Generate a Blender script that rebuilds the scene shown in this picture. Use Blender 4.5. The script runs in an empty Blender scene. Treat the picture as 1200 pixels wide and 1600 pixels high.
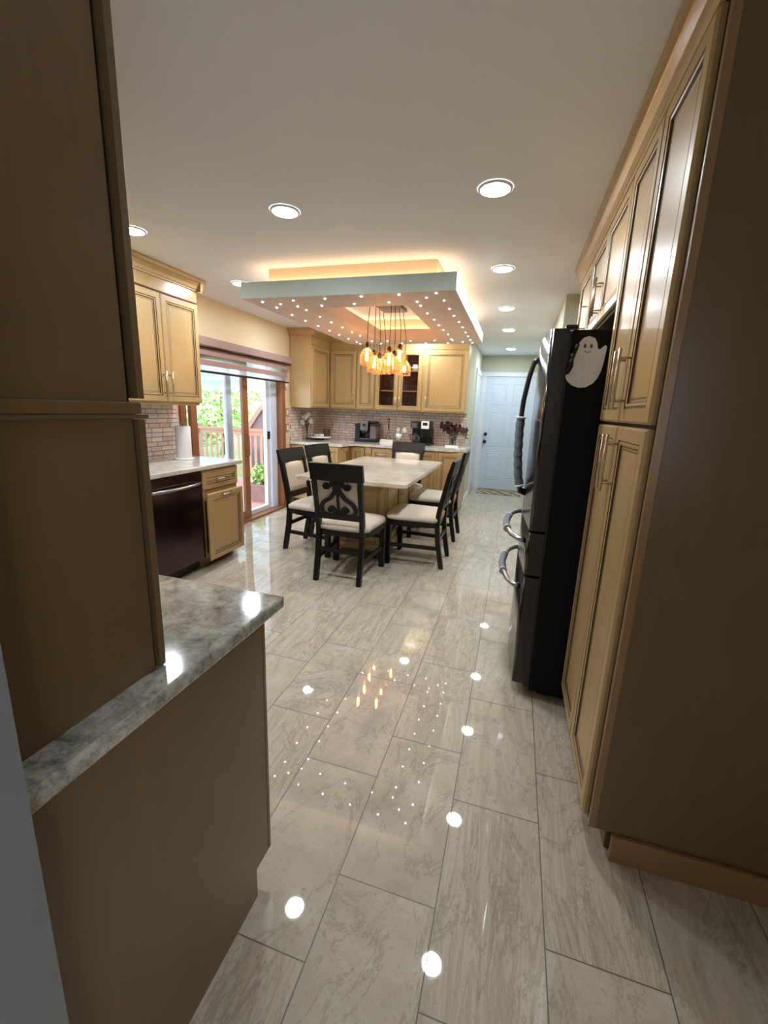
import bpy, bmesh, math, random
from mathutils import Matrix, Vector
R = math.radians
sc = bpy.context.scene
col = sc.collection

# ------------------------------------------------------------------ camera
CAM_LOC = Vector((0, 0, 1.4284))
def cam_matrix(yaw, pitch, roll):
    a, b = math.cos(yaw), math.sin(yaw)
    F = Vector((-b*math.cos(pitch), a*math.cos(pitch), -math.sin(pitch)))
    Rt = Vector((a, b, 0)); D = F.cross(Rt)
    c, s = math.cos(roll), math.sin(roll)
    X = c*Rt + s*D; Dn = -s*Rt + c*D
    m = Matrix((X, -Dn, -F)).transposed().to_4x4()
    m.translation = CAM_LOC
    return m
cd = bpy.data.cameras.new('camera'); cam = bpy.data.objects.new('camera', cd); col.objects.link(cam)
cam.matrix_world = cam_matrix(.2851, .2224, -.038)
cd.sensor_fit = 'VERTICAL'; cd.sensor_height = 32.0; cd.lens = 32.0*662.71/1600
cd.shift_x = (600-603.53)/1600; cd.shift_y = (788.98-800)/1600
cd.clip_start = .02; cd.clip_end = 200
sc.camera = cam

# ------------------------------------------------------------------ look, world, sun
sc.view_settings.view_transform = 'Standard'; sc.view_settings.look = 'None'
sc.view_settings.exposure = 1.05; sc.view_settings.gamma = 1.0; sc.view_settings.use_curve_mapping = False
EXT = 1.9
LAMP = 155.0       # radiance of the round ceiling lamps
BULB = 34.0       # filament bulbs
COVE = 6.5        # warm cove strip
w = bpy.data.worlds.new('sky'); sc.world = w; w.use_nodes = True
nt = w.node_tree; bg = nt.nodes['Background']
bg.inputs[0].default_value = (.76, .86, 1.0, 1); bg.inputs[1].default_value = 2.2*EXT
sd = bpy.data.lights.new('sun', 'SUN'); sd.energy = 3.0*EXT; sd.angle = R(3); sd.color = (1, .95, .86)
so = bpy.data.objects.new('sun', sd); col.objects.link(so); so.rotation_euler = (R(28), R(38), 0)
def portal(loc, rot, sx, sy):     # guides sky light through an opening, gives no light of its own
    d = bpy.data.lights.new('sky_portal', 'AREA'); d.shape = 'RECTANGLE'; d.size = sx; d.size_y = sy; d.cycles.is_portal = True
    o = bpy.data.objects.new('sky_portal', d); col.objects.link(o); o.location = loc; o.rotation_euler = rot
portal((-3.27, 4.35, 1.0), (0, R(-90), 0), 2.0, 1.9)
portal((1.14, -1.5, 1.45), (0, R(90), 0), 1.1, 1.2)
portal((-1.6, -3.22, 1.3), (R(90), 0, 0), .8, .8)
sc.cycles.use_denoising = True
sc.cycles.max_bounces = 8; sc.cycles.diffuse_bounces = 4; sc.cycles.glossy_bounces = 4
sc.cycles.transparent_max_bounces = 24; sc.cycles.transmission_bounces = 6
sc.cycles.sample_clamp_indirect = 4.0; sc.cycles.caustics_reflective = False; sc.cycles.caustics_refractive = False

# ------------------------------------------------------------------ materials
MATS = {}
def lin(c):
    f = lambda v: v/12.92 if v <= .04045 else ((v+.055)/1.055)**2.4
    return tuple(f(x/255) for x in c)+(1,)
class N:
    def __init__(s, name):
        s.m = bpy.data.materials.new(name); s.m.use_nodes = True; s.t = s.m.node_tree
        s.p = s.t.nodes['Principled BSDF']; s.out = s.t.nodes['Material Output']; MATS[name] = s.m
    def n(s, typ, **k):
        o = s.t.nodes.new(typ)
        for a, b in k.items(): setattr(o, a, b)
        return o
    def l(s, a, b): s.t.links.new(a, b)
    def math(s, op, a, b=None, c=None):
        o = s.n('ShaderNodeMath', operation=op)
        for i, v in enumerate((a, b, c)):
            if v is None: continue
            if isinstance(v, (int, float)): o.inputs[i].default_value = v
            else: s.l(v, o.inputs[i])
        return o.outputs[0]
    def mix(s, f, a, b):
        o = s.n('ShaderNodeMix', data_type='RGBA')
        for i, v in ((0, f), (6, a), (7, b)):
            if isinstance(v, (int, float)): o.inputs[i].default_value = v
            elif isinstance(v, tuple): o.inputs[i].default_value = v
            else: s.l(v, o.inputs[i])
        return o.outputs[2]
    def ramp(s, f, stops):
        o = s.n('ShaderNodeValToRGB'); e = o.color_ramp.elements
        while len(e) < len(stops): e.new(.5)
        for q, (p, c) in zip(e, stops): q.position = p; q.color = c
        s.l(f, o.inputs[0]); return o.outputs[0]
    def pos(s, scale=(1, 1, 1), obj=True, rot=(0, 0, 0)):
        mp = s.n('ShaderNodeMapping'); mp.inputs[3].default_value = scale; mp.inputs[2].default_value = rot
        if obj: s.l(s.n('ShaderNodeTexCoord').outputs['Object'], mp.inputs[0])
        else: s.l(s.n('ShaderNodeNewGeometry').outputs['Position'], mp.inputs[0])
        return mp.outputs[0]
    def noise(s, v, scale, detail=4, rough=.55, dist=0):
        o = s.n('ShaderNodeTexNoise'); o.inputs['Scale'].default_value = scale; o.inputs['Detail'].default_value = detail
        o.inputs['Roughness'].default_value = rough; o.inputs['Distortion'].default_value = dist
        if v is not None: s.l(v, o.inputs['Vector'])
        return o.outputs[0]
    def set(s, **k):
        for a, b in k.items():
            i = s.p.inputs[a.replace('_', ' ')]
            if hasattr(b, 'is_linked'): s.l(b, i)
            else: i.default_value = b
    def bump(s, h, st=.2, d=.01):
        o = s.n('ShaderNodeBump'); o.inputs[0].default_value = st; o.inputs[1].default_value = d
        s.l(h, o.inputs['Height']); s.l(o.outputs[0], s.p.inputs['Normal'])

def plain(name, c, rough=.5, metal=0, spec=.5, var=.06, nscale=8, coat=0, bump=0):
    k = N(name); b = lin(c)
    d = tuple(x*(1-var*2) for x in b[:3])+(1,); h = tuple(min(1, x*(1+var*2)) for x in b[:3])+(1,)
    f = k.noise(k.pos(), nscale, 3)
    k.set(Base_Color=k.ramp(f, [(.3, d), (.7, h)]), Roughness=rough, Metallic=metal, Specular_IOR_Level=spec, Coat_Weight=coat)
    if bump: k.bump(k.noise(k.pos(), nscale*6, 3), bump, .003)
    return k.m
def wood(name, c, dark, rough=.3, sc_=(9, 9, .9), coat=.2, amt=.5, horiz=False):
    k = N(name)
    if horiz: sc_ = (sc_[2], sc_[0], sc_[1])
    v = k.pos(sc_)
    g = k.noise(v, 5, 6, .6, .6); bl = k.noise(k.pos((1.2, 1.2, .8)), 2.2, 3)
    c1 = k.mix(k.math('MULTIPLY', g, amt), lin(c), lin(dark))
    c2 = k.mix(k.ramp(bl, [(.35, (0, 0, 0, 1)), (.75, (.3, .3, .3, 1))]), c1, lin(dark))
    k.set(Base_Color=c2, Roughness=rough, Coat_Weight=coat, Coat_Roughness=.22)
    k.bump(g, .05, .002)
    return k.m
def emit(name, c, st):
    k = N(name); k.set(Base_Color=(0, 0, 0, 1), Emission_Color=c+(1,), Emission_Strength=st); return k.m
def glass(name, tint, fac=.10, rough=.02, glow=0):
    k = N(name); tr = k.n('ShaderNodeBsdfTransparent'); tr.inputs[0].default_value = tint+(1,)
    gl = k.n('ShaderNodeBsdfGlossy'); gl.inputs['Roughness'].default_value = rough; gl.inputs[0].default_value = (1, 1, 1, 1)
    lw = k.n('ShaderNodeLayerWeight'); lw.inputs[0].default_value = fac
    mx = k.n('ShaderNodeMixShader'); k.l(lw.outputs['Fresnel'], mx.inputs[0]); k.l(tr.outputs[0], mx.inputs[1]); k.l(gl.outputs[0], mx.inputs[2])
    o = mx.outputs[0]
    if glow:   # seeded glass scatters a little of the bulb's light
        tl = k.n('ShaderNodeBsdfTranslucent'); tl.inputs[0].default_value = tint+(1,); m2 = k.n('ShaderNodeMixShader')
        m2.inputs[0].default_value = glow; k.l(o, m2.inputs[1]); k.l(tl.outputs[0], m2.inputs[2]); o = m2.outputs[0]
    k.l(o, k.out.inputs[0]); return k.m

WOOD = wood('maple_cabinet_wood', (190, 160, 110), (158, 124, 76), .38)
WOODH = wood('maple_wood_horizontal_grain', (190, 160, 112), (158, 122, 76), .26, horiz=True)
GLAZE = plain('dark_brown_glaze', (78, 52, 34), .4)
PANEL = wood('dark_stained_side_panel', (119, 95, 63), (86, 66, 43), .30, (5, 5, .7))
TRIMW = wood('brown_base_trim', (160, 122, 82), (124, 90, 58), .3, horiz=True)
INSIDE = wood('red_brown_cabinet_interior', (140, 84, 62), (105, 58, 42), .5)
SHADOW = plain('black_recess_shade', (18, 14, 11), .7)  # near-black painted where shade fills door gaps; also toe kick and bin
CEIL = plain('ceiling_paint', (232, 234, 240), .85, var=.01, nscale=2)
WALL = plain('beige_wall_paint', (214, 196, 165), .75, var=.01, nscale=2)
SAGE = plain('sage_wall_paint', (196, 198, 178), .75, var=.01, nscale=2)
GREYW = plain('grey_wall_paint', (124, 127, 131), .7, var=.02, nscale=3)
WHITE = plain('white_trim_paint', (225, 228, 232), .4, var=.01)
DOORW = plain('white_door_paint', (205, 218, 232), .38, var=.01)
TRAYG = plain('grey_green_tray_paint', (160, 168, 156), .6, var=.02)
TRAYU = plain('tray_underside_paint', (205, 188, 178), .6, var=.02)
CREAM = plain('cream_riser_paint', (235, 215, 180), .7, var=.01)
NICK = plain('brushed_nickel', (196, 178, 152), .28, 1, var=.03, nscale=60)
BLK = plain('espresso_chair_wood', (15, 11, 9), .40, var=.15, nscale=20, coat=.05, spec=.35)
FAB = plain('cream_linen_fabric', (206, 194, 176), .95, var=.05, nscale=120, bump=.3)
FRB = plain('black_refrigerator_side', (5, 5, 6), .6, var=.1, nscale=90, bump=.15, spec=.25)
BST = plain('black_stainless_steel', (74, 68, 66), .17, 1, var=.02, nscale=3)
BSTE = plain('black_stainless_edge', (50, 47, 44), .38, .2, var=.02, nscale=3)
STEEL = plain('stainless_steel', (165, 165, 170), .25, 1, var=.02)
BPL = plain('black_plastic', (14, 14, 15), .3, var=.1)
GREYF = plain('grey_knit_fabric', (122, 124, 132), .95, var=.1, nscale=150, bump=.4)
WFAB = plain('white_trim_fabric', (225, 225, 225), .9, var=.02)
WCER = plain('white_ceramic', (236, 234, 228), .15, var=.01)
GOLD = plain('gold_wire', (205, 160, 90), .3, 1)
BRONZE = plain('dark_bronze', (60, 45, 36), .35, .8)
PAPER = plain('white_paper', (235, 232, 230), .95, var=.02, nscale=80)
CHERRY = wood('reddish_door_wood', (152, 98, 62), (112, 66, 40), .35)
UPVC = plain('white_vinyl_frame', (212, 220, 235), .35, var=.01)
SHADE = plain('mauve_taupe_shade_fabric', (150, 122, 116), .9, var=.04, nscale=100)
LEAFW = plain('pale_dried_petals', (246, 241, 232), .8, var=.05, nscale=60)
LEAFG = plain('dusty_green_leaf', (110, 115, 85), .7, var=.15, nscale=40)
BURG = plain('burgundy_leaf', (62, 22, 28), .5, var=.2, nscale=30)
STEM = plain('brown_stem', (90, 72, 48), .8)
PENG = glass('amber_pendant_glass', (1.0, .80, .60), .33, rough=.05, glow=.09)
AMBER = plain('amber_glass_rim', (232, 160, 96), .2, var=.02)
CLRG = glass('clear_glass', (.97, .985, .99), .25, glow=.07)
PANE = glass('window_glass', (.96, .98, 1.0), .12)
LAMPM = emit('ceiling_lamp_diffuser', (.86, .93, 1.0), LAMP)
BULBM = emit('warm_filament', (1.0, .50, .16), BULB)
STAR = emit('star_light_point', (1.0, .88, .74), 20.0)
COVEM = emit('warm_cove_strip', (1.0, .76, .50), COVE)

def sheer():
    k = N('sheer_shade_band'); tr = k.n('ShaderNodeBsdfTransparent'); di = k.n('ShaderNodeBsdfTranslucent'); di.inputs[0].default_value = (.9, .88, .92, 1)
    mx = k.n('ShaderNodeMixShader'); mx.inputs[0].default_value = .3
    k.l(tr.outputs[0], mx.inputs[1]); k.l(di.outputs[0], mx.inputs[2]); k.l(mx.outputs[0], k.out.inputs[0]); return k.m
SHEER = sheer()

def stone(name, base, dark, pale, green, scale=5.0, rough=.09, fleck=.6):
    k = N(name); p = k.pos(obj=False)
    a = k.noise(p, scale*2.6, 9, .74, .5); b = k.noise(p, scale*16, 5, .75, .3); c = k.noise(p, scale*1.1, 4, .6)
    c1 = k.ramp(a, [(.36, lin(dark)), (.46, lin(base)), (.58, lin(pale))])
    c2 = k.mix(k.ramp(b, [(.52, (0, 0, 0, 1)), (.66, (fleck,)*3+(1,))]), c1, lin(dark))
    c3 = k.mix(k.ramp(c, [(.55, (0, 0, 0, 1)), (.72, (.55, .55, .55, 1))]), c2, lin(green))
    k.set(Base_Color=c3, Roughness=rough, Coat_Weight=.3, Coat_Roughness=.05); return k.m
GRAN = stone('grey_quartzite', (156, 154, 145), (100, 96, 88), (192, 190, 182), (96, 112, 104))
GRANL = stone('pale_quartzite', (202, 198, 188), (184, 176, 166), (216, 213, 204), (192, 188, 177), fleck=.3)
TABLEM = stone('cream_marble', (208, 197, 178), (194, 179, 158), (220, 212, 196), (200, 184, 162), 1.6, .14, fleck=.15)

def tile_floor():
    k = N('polished_stone_tile')
    g = k.n('ShaderNodeNewGeometry'); sx = k.n('ShaderNodeSeparateXYZ'); k.l(g.outputs['Position'], sx.inputs[0])
    u = k.math('DIVIDE', k.math('ADD', sx.outputs[0], .0878), .305)
    ci = k.math('FLOOR', u); par = k.math('FLOORED_MODULO', ci, 2.0)
    off = k.math('MULTIPLY_ADD', par, .23, .741)
    v = k.math('DIVIDE', k.math('SUBTRACT', sx.outputs[1], off), .61)
    ri = k.math('FLOOR', v)
    du = k.math('MULTIPLY', k.math('PINGPONG', u, .5), .305); dv = k.math('MULTIPLY', k.math('PINGPONG', v, .5), .61)
    dm = k.math('MINIMUM', du, dv)
    gm = k.math('LESS_THAN', dm, .0018)
    cb = k.n('ShaderNodeCombineXYZ'); k.l(ci, cb.inputs[0]); k.l(ri, cb.inputs[1])
    wn = k.n('ShaderNodeTexWhiteNoise', noise_dimensions='2D'); k.l(cb.outputs[0], wn.inputs['Vector'])
    rnd = wn.outputs['Value']; rc = wn.outputs['Color']
    so_ = k.n('ShaderNodeVectorMath', operation='SCALE'); k.l(rc, so_.inputs[0]); so_.inputs['Scale'].default_value = 37
    add = k.n('ShaderNodeVectorMath', operation='ADD'); k.l(g.outputs['Position'], add.inputs[0]); k.l(so_.outputs[0], add.inputs[1])
    def mp(scale, rz=0):
        m = k.n('ShaderNodeMapping'); m.inputs[3].default_value = scale; m.inputs[2].default_value = (0, 0, rz); k.l(add.outputs[0], m.inputs[0]); return m.outputs[0]
    streak = k.noise(mp((11, 1.1, 1), .05), 2.0, 8, .62, 1.1)
    diag = k.noise(mp((7, 1.3, 1), .75), 1.3, 8, .66, .8)
    blot = k.noise(mp((1, 1, 1)), 5.5, 6, .65, .4)
    speck = k.noise(mp((1, 1, 1)), 95, 4, .7)
    sharp = k.noise(mp((1.6, 1, 1), .5), 17, 8, .82, 1.2)
    vein = k.math('ABSOLUTE', k.math('SUBTRACT', k.noise(mp((1.8, .8, 1), .6), 1.6, 9, .7, 1.6), .5))
    A = k.ramp(streak, [(.28, lin((160, 147, 128))), (.40, lin((190, 178, 158))), (.46, lin((172, 159, 140))), (.53, lin((197, 186, 167))), (.60, lin((179, 167, 148))), (.70, lin((205, 196, 178)))])
    Bc = k.ramp(blot, [(.30, lin((170, 158, 140))), (.52, lin((191, 180, 161))), (.72, lin((206, 197, 179)))])
    Cc = k.ramp(diag, [(.32, lin((160, 147, 129))), (.46, lin((194, 183, 163))), (.55, lin((178, 166, 147))), (.70, lin((207, 198, 181)))])
    m1 = k.mix(k.math('GREATER_THAN', rnd, .62), Bc, A)
    m1 = k.mix(k.math('LESS_THAN', rnd, .30), m1, Cc)
    m1 = k.mix(k.ramp(speck, [(.56, (0, 0, 0, 1)), (.68, (.4, .4, .4, 1))]), m1, lin((136, 123, 106)))
    m1 = k.mix(k.ramp(sharp, [(.60, (0, 0, 0, 1)), (.72, (.6, .6, .6, 1))]), m1, lin((222, 214, 198)))
    m1 = k.mix(k.ramp(vein, [(.0, (.6, .6, .6, 1)), (.016, (0, 0, 0, 1))]), m1, lin((136, 122, 104)))
    m1 = k.mix(.10, m1, lin((228, 219, 200)))
    fin = k.mix(gm, m1, lin((88, 78, 66)))
    k.set(Base_Color=fin, Roughness=k.math('MULTIPLY_ADD', gm, .5, .022), Specular_IOR_Level=.85)
    lo = k.noise(mp((1, 1, 1)), 1.2, 1)
    k.bump(k.math('SUBTRACT', k.math('MULTIPLY', lo, .03), k.math('MULTIPLY', gm, .3)), .10, .003)
    return k.m
TILE = tile_floor()

def splash(name, axis):
    k = N(name); g = k.n('ShaderNodeNewGeometry'); sx = k.n('ShaderNodeSeparateXYZ'); k.l(g.outputs['Position'], sx.inputs[0])
    v = k.math('DIVIDE', sx.outputs[2], .041); ri = k.math('FLOOR', v)
    wr = k.n('ShaderNodeTexWhiteNoise', noise_dimensions='1D'); k.l(ri, wr.inputs['W'])
    u = k.math('ADD', k.math('DIVIDE', sx.outputs[axis], .122), wr.outputs['Value']); ci = k.math('FLOOR', u)
    cb = k.n('ShaderNodeCombineXYZ'); k.l(ci, cb.inputs[0]); k.l(ri, cb.inputs[1])
    wn = k.n('ShaderNodeTexWhiteNoise', noise_dimensions='2D'); k.l(cb.outputs[0], wn.inputs['Vector'])
    dm = k.math('MINIMUM', k.math('MULTIPLY', k.math('PINGPONG', u, .5), .122), k.math('MULTIPLY', k.math('PINGPONG', v, .5), .041))
    gm = k.math('LESS_THAN', dm, .0028)
    c = k.ramp(wn.outputs['Value'], [(0, lin((214, 186, 170))), (.3, lin((234, 220, 206))), (.5, lin((204, 182, 170))), (.7, lin((206, 204, 208))), (1, lin((226, 192, 170)))])
    n2 = k.noise(k.pos(obj=False), 60, 5, .7)
    c = k.mix(k.ramp(n2, [(.45, (0, 0, 0, 1)), (.8, (.4, .4, .4, 1))]), c, lin((170, 148, 138)))
    c = k.mix(gm, c, lin((112, 92, 80)))
    k.set(Base_Color=c, Roughness=.42)
    h = k.math('ADD', k.math('MULTIPLY', k.math('SUBTRACT', 1.0, gm), .6), k.math('ADD', k.math('MULTIPLY', wn.outputs['Value'], .5), k.math('MULTIPLY', n2, .3)))
    k.bump(h, .4, .004)
    return k.m
SPX = splash('stone_mosaic_back', 0); SPY = splash('stone_mosaic_left', 1)

# ------------------------------------------------------------------ mesh helpers
WM = {}
I4 = Matrix.Identity(4)
class B:
    def __init__(s, M=None): s.bm = bmesh.new(); s.M = M or I4
    def v(s, p): return s.bm.verts.new(s.M @ Vector(p))
    def f(s, vs, mi=0, sm=False):
        try: f = s.bm.faces.new(vs)
        except ValueError: return None
        f.material_index = mi; f.smooth = sm; return f
    def box(s, x0, y0, z0, x1, y1, z1, mi=0, bev=0.0):
        if x1 < x0: x0, x1 = x1, x0
        if y1 < y0: y0, y1 = y1, y0
        if z1 < z0: z0, z1 = z1, z0
        c = [s.v(p) for p in ((x0,y0,z0),(x1,y0,z0),(x1,y1,z0),(x0,y1,z0),(x0,y0,z1),(x1,y0,z1),(x1,y1,z1),(x0,y1,z1))]
        fs = [s.f([c[i] for i in q], mi) for q in ((3,2,1,0),(4,5,6,7),(0,1,5,4),(1,2,6,5),(2,3,7,6),(3,0,4,7))]
        if bev > 0:
            es = list({e for f in fs for e in f.edges})
            r = bmesh.ops.bevel(s.bm, geom=es, offset=bev, segments=2, profile=.5, affect='EDGES')
            for f in r['faces']: f.material_index = mi
        return s
    def prism(s, pts, z0, z1, mi=0, bev=0):
        lo = [s.v((x, y, z0)) for x, y in pts]; hi = [s.v((x, y, z1)) for x, y in pts]; n = len(pts)
        fs = [s.f(lo[::-1], mi), s.f(hi, mi)]
        for i in range(n): fs.append(s.f([lo[i], lo[(i+1)%n], hi[(i+1)%n], hi[i]], mi))
        if bev:
            es = [e for e in list(fs[0].edges)+list(fs[1].edges)]
            bmesh.ops.bevel(s.bm, geom=es, offset=bev, segments=2, profile=.5, affect='EDGES')
        return s
    def tube(s, pts, r, n=10, mi=0, caps=True, sx=1.0):
        pts = [Vector(p) for p in pts]; rs = r if isinstance(r, (list, tuple)) else [r]*len(pts)
        prev = None; rings = []
        for i, p in enumerate(pts):
            t = (pts[min(i+1, len(pts)-1)]-pts[max(i-1, 0)]).normalized()
            if prev is None:
                a = Vector((0, 0, 1)) if abs(t.z) < .9 else Vector((0, 1, 0)); prev = (a - t*a.dot(t)).normalized()
            else: prev = (prev - t*prev.dot(t)).normalized()
            b = t.cross(prev)
            rings.append([s.v(p + (prev*math.cos(2*math.pi*k/n) + b*math.sin(2*math.pi*k/n)*sx)*rs[i]) for k in range(n)])
        for a, b in zip(rings, rings[1:]):
            for k in range(n): s.f([a[k], a[(k+1)%n], b[(k+1)%n], b[k]], mi, True)
        if caps: s.f(rings[0][::-1], mi); s.f(rings[-1], mi)
        return s
    def lathe(s, prof, c=(0, 0, 0), n=24, mi=0, sm=True):
        rings = []
        for r, z in prof:
            if r < 1e-5: rings.append([s.v((c[0], c[1], c[2]+z))])
            else: rings.append([s.v((c[0]+r*math.cos(2*math.pi*k/n), c[1]+r*math.sin(2*math.pi*k/n), c[2]+z)) for k in range(n)])
        for a, b in zip(rings, rings[1:]):
            for k in range(n):
                k2 = (k+1) % n
                if len(a) == 1 and len(b) == 1: continue
                if len(a) == 1: s.f([a[0], b[k2], b[k]], mi, sm)
                elif len(b) == 1: s.f([a[k], a[k2], b[0]], mi, sm)
                else: s.f([a[k], a[k2], b[k2], b[k]], mi, sm)
        return s
    def rings(s, u0, v0, u1, v1, prof, fill=True, fmi=0):
        """concentric rectangles in local x (width), z (height); y is outwards. prof: (inset, out, material)"""
        prev = None
        for ins, out, mi in prof:
            q = [s.v(p) for p in ((u0+ins, out, v0+ins), (u1-ins, out, v0+ins), (u1-ins, out, v1-ins), (u0+ins, out, v1-ins))]
            if prev:
                for k in range(4): s.f([prev[k], prev[(k+1)%4], q[(k+1)%4], q[k]], mi)
            prev = q
        if fill: s.f(prev, fmi)
        return s
    def extr_profile(s, prof, p0, p1, nrm, mi=0):
        """sweep a moulding profile (out, up) from p0 to p1; nrm = outward direction"""
        p0, p1, nrm = Vector(p0), Vector(p1), Vector(nrm)
        a = [s.v(p0+nrm*o+Vector((0, 0, z))) for o, z in prof]; b = [s.v(p1+nrm*o+Vector((0, 0, z))) for o, z in prof]
        n = len(prof)
        for i in range(n): s.f([a[i], a[(i+1)%n], b[(i+1)%n], b[i]], mi)
        s.f(a[::-1], mi); s.f(b, mi); return s
    def obj(s, name, mats, parent=None, label=None, cat=None, group=None, kind=None, origin=None, kidlabel=None):
        bmesh.ops.recalc_face_normals(s.bm, faces=s.bm.faces[:])
        if not isinstance(mats, (list, tuple)): mats = [mats]
        me = bpy.data.meshes.new(name)
        o = bpy.data.objects.new(name, me)
        if parent is not None:
            Wp = WM[parent.name]; s.bm.transform(Wp.inverted()); WM[o.name] = Wp
            o.parent = parent
        else:
            vs = [v.co for v in s.bm.verts]
            if origin is None:
                origin = ((min(v.x for v in vs)+max(v.x for v in vs))/2, (min(v.y for v in vs)+max(v.y for v in vs))/2, min(v.z for v in vs))
            T = Matrix.Translation(origin); s.bm.transform(T.inverted()); o.location = origin; WM[o.name] = T
        s.bm.to_mesh(me); s.bm.free()
        for m in mats: me.materials.append(m)
        col.objects.link(o)
        if label: o['label'] = label
        if cat: o['category'] = cat
        if group: o['group'] = group
        if kind: o['kind'] = kind
        return o
def thing(name, label, cat, loc=(0, 0, 0), rz=0, group=None):
    o = bpy.data.objects.new(name, None); o.empty_display_size = .05; col.objects.link(o)
    o.location = loc; o.rotation_euler = (0, 0, rz); o['label'] = label; o['category'] = cat
    if group: o['group'] = group
    WM[o.name] = Matrix.Translation(loc) @ Matrix.Rotation(rz, 4, 'Z'); return o
def dup(root, loc, rz, label, group=None):
    def rec(o, par):
        c = o.copy(); col.objects.link(c)
        if par is not None: c.parent = par
        for k in [q for q in kids.get(o.name, [])]: rec(k, c)
        return c
    kids = {}
    for q in col.objects:
        if q.parent: kids.setdefault(q.parent.name, []).append(q)
    r = rec(root, None); r.location = loc; r.rotation_euler = (0, 0, rz); r['label'] = label
    if group: r['group'] = group
    return r
def face(o, u, n):
    """matrix: local x -> u, local y -> n (outwards), local z -> up"""
    u, n = Vector(u), Vector(n); m = Matrix((u, n, Vector((0, 0, 1)))).transposed().to_4x4(); m.translation = Vector(o); return m

DP = lambda t: [(0, 0, 0), (0, t-.007, 0), (.007, t, 0), (.046, t, 0), (.0495, t-.005, 1), (.055, t-.001, 0), (.062, t-.003, 0), (.066, t-.010, 1), (.074, t-.010, 0), (.0765, t-.0115, 1), (.079, t-.010, 0)]
def door(par, M, u0, v0, u1, v1, name='door', t=.02, label=None, wm=None):
    b = B(M); b.rings(u0, v0, u1, v1, DP(t)); b.rings(u0, v0, u1, v1, [(0, 0, 0)])
    o = b.obj(name, [wm or WOOD, GLAZE], par)
    if label: o['label'] = label
    return o
def bar(par, M, p, L, vert=True, name='handle', r=.0055, off=.034, base=.02):
    b = B(M); u, v = p
    if vert:
        b.tube([(u, base+off, v), (u, base+off, v+L)], r, 10)
        for q in (.15, .85): b.tube([(u, base, v+L*q), (u, base+off, v+L*q)], r*.8, 8)
    else:
        b.tube([(u, base+off, v), (u+L, base+off, v)], r, 10)
        for q in (.15, .85): b.tube([(u+L*q, base, v), (u+L*q, base+off, v)], r*.8, 8)
    return b.obj(name, NICK, par)
def struct(name, b, m): return b.obj(name, m, kind='structure')

H = 2.445
# ------------------------------------------------------------------ room shell
struct('floor', B().box(-3.3, -3.2, -.12, 1.2, 8.6, 0), TILE)
struct('ceiling', B().box(-3.3, -3.2, H, 1.2, 8.6, H+.15), CEIL)
# left wall with the patio door opening (y 3.38 .. 5.31, z 0 .. 2.00)
b = B(); b.box(-3.25, -3.2, 0, -3.07, 3.37, H); b.box(-3.25, 5.31, 0, -3.07, 6.6, H); b.box(-3.25, 3.37, 2.02, -3.07, 5.31, H)
struct('wall_left', b, WALL)
struct('wall_back', B().box(-3.07, 6.42, 0, -.70, 6.58, H), WALL)
struct('wall_hall_left', B().box(-.84, 6.58, 0, -.70, 8.42, H), SAGE)
struct('wall_hall_corner', B().box(-.7005, 6.4, 0, -.698, 6.58, H), SAGE)
struct('wall_hall_end', B().box(-.70, 8.27, 0, .34, 8.42, H), SAGE)
struct('wall_hall_right', B().box(.306, 4.22, 0, .44, 8.27, H), SAGE)
struct('wall_return', B().box(.44, 4.22, 0, .97, 4.36, H), WALL)
b = B(); b.box(.97, -3.2, 0, 1.12, -2.1, H); b.box(.97, -.9, 0, 1.12, 4.36, H); b.box(.97, -2.1, 0, 1.12, -.9, .9); b.box(.97, -2.1, 2.0, 1.12, -.9, H)
struct('wall_right', b, WALL)
b = B(); b.box(1.0, -2.1, .9, 1.07, -.9, .96); b.box(1.0, -2.1, 1.94, 1.07, -.9, 2.0)
for y in (-2.1, -1.53, -.96): b.box(1.0, y, .96, 1.07, y+.06, 1.94)
struct('fill_window_right', b, WHITE)  # added window in an unseen wall; its daylight lifts the left panels
b = B(); b.box(-3.07, -3.2, 0, .97, -3.05, .9); b.box(-3.07, -3.2, 1.7, .97, -3.05, H); b.box(-3.07, -3.2, .9, -2.0, -3.05, 1.7); b.box(-1.22, -3.2, .9, .97, -3.05, 1.7)
struct('wall_near', b, GREYW)
b = B(); b.box(-2.0, -3.16, .9, -1.22, -3.09, .96); b.box(-2.0, -3.16, 1.64, -1.22, -3.09, 1.7)
for x in (-2.0, -1.28): b.box(x, -3.16, .96, x+.06, -3.09, 1.64)
struct('fill_window_near', b, WHITE)  # invented opening behind the camera, lets sky light fill the dark panels
struct('wall_stub', B().box(-3.07, .13, 0, -.522, .285, H), GREYW)
# stone backsplash
struct('trim_backsplash_back', B().box(-3.06, 6.408, .93, -.702, 6.42, 1.42), SPX)
struct('trim_backsplash_side', B().box(-3.07, 5.46, .93, -3.058, 6.408, 1.42), SPY)
struct('trim_backsplash_left', B().box(-3.07, .95, .915, -3.058, 3.33, 1.43), SPY)
BP = [(0, 0), (.016, 0), (.016, .085), (.010, .10), (.006, .115), (0, .12)]
struct('baseboard_hall_left', B().extr_profile(BP, (-.698, 6.425, 0), (-.698, 7.30, 0), (1, 0, 0)), WHITE)
struct('baseboard_hall_right', B().extr_profile(BP, (.306, 4.23, 0), (.306, 8.26, 0), (-1, 0, 0)), WHITE)
struct('baseboard_hall_end', B().extr_profile(BP, (-.697, 8.27, 0), (-.685, 8.27, 0), (0, -1, 0)), WHITE)

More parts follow.
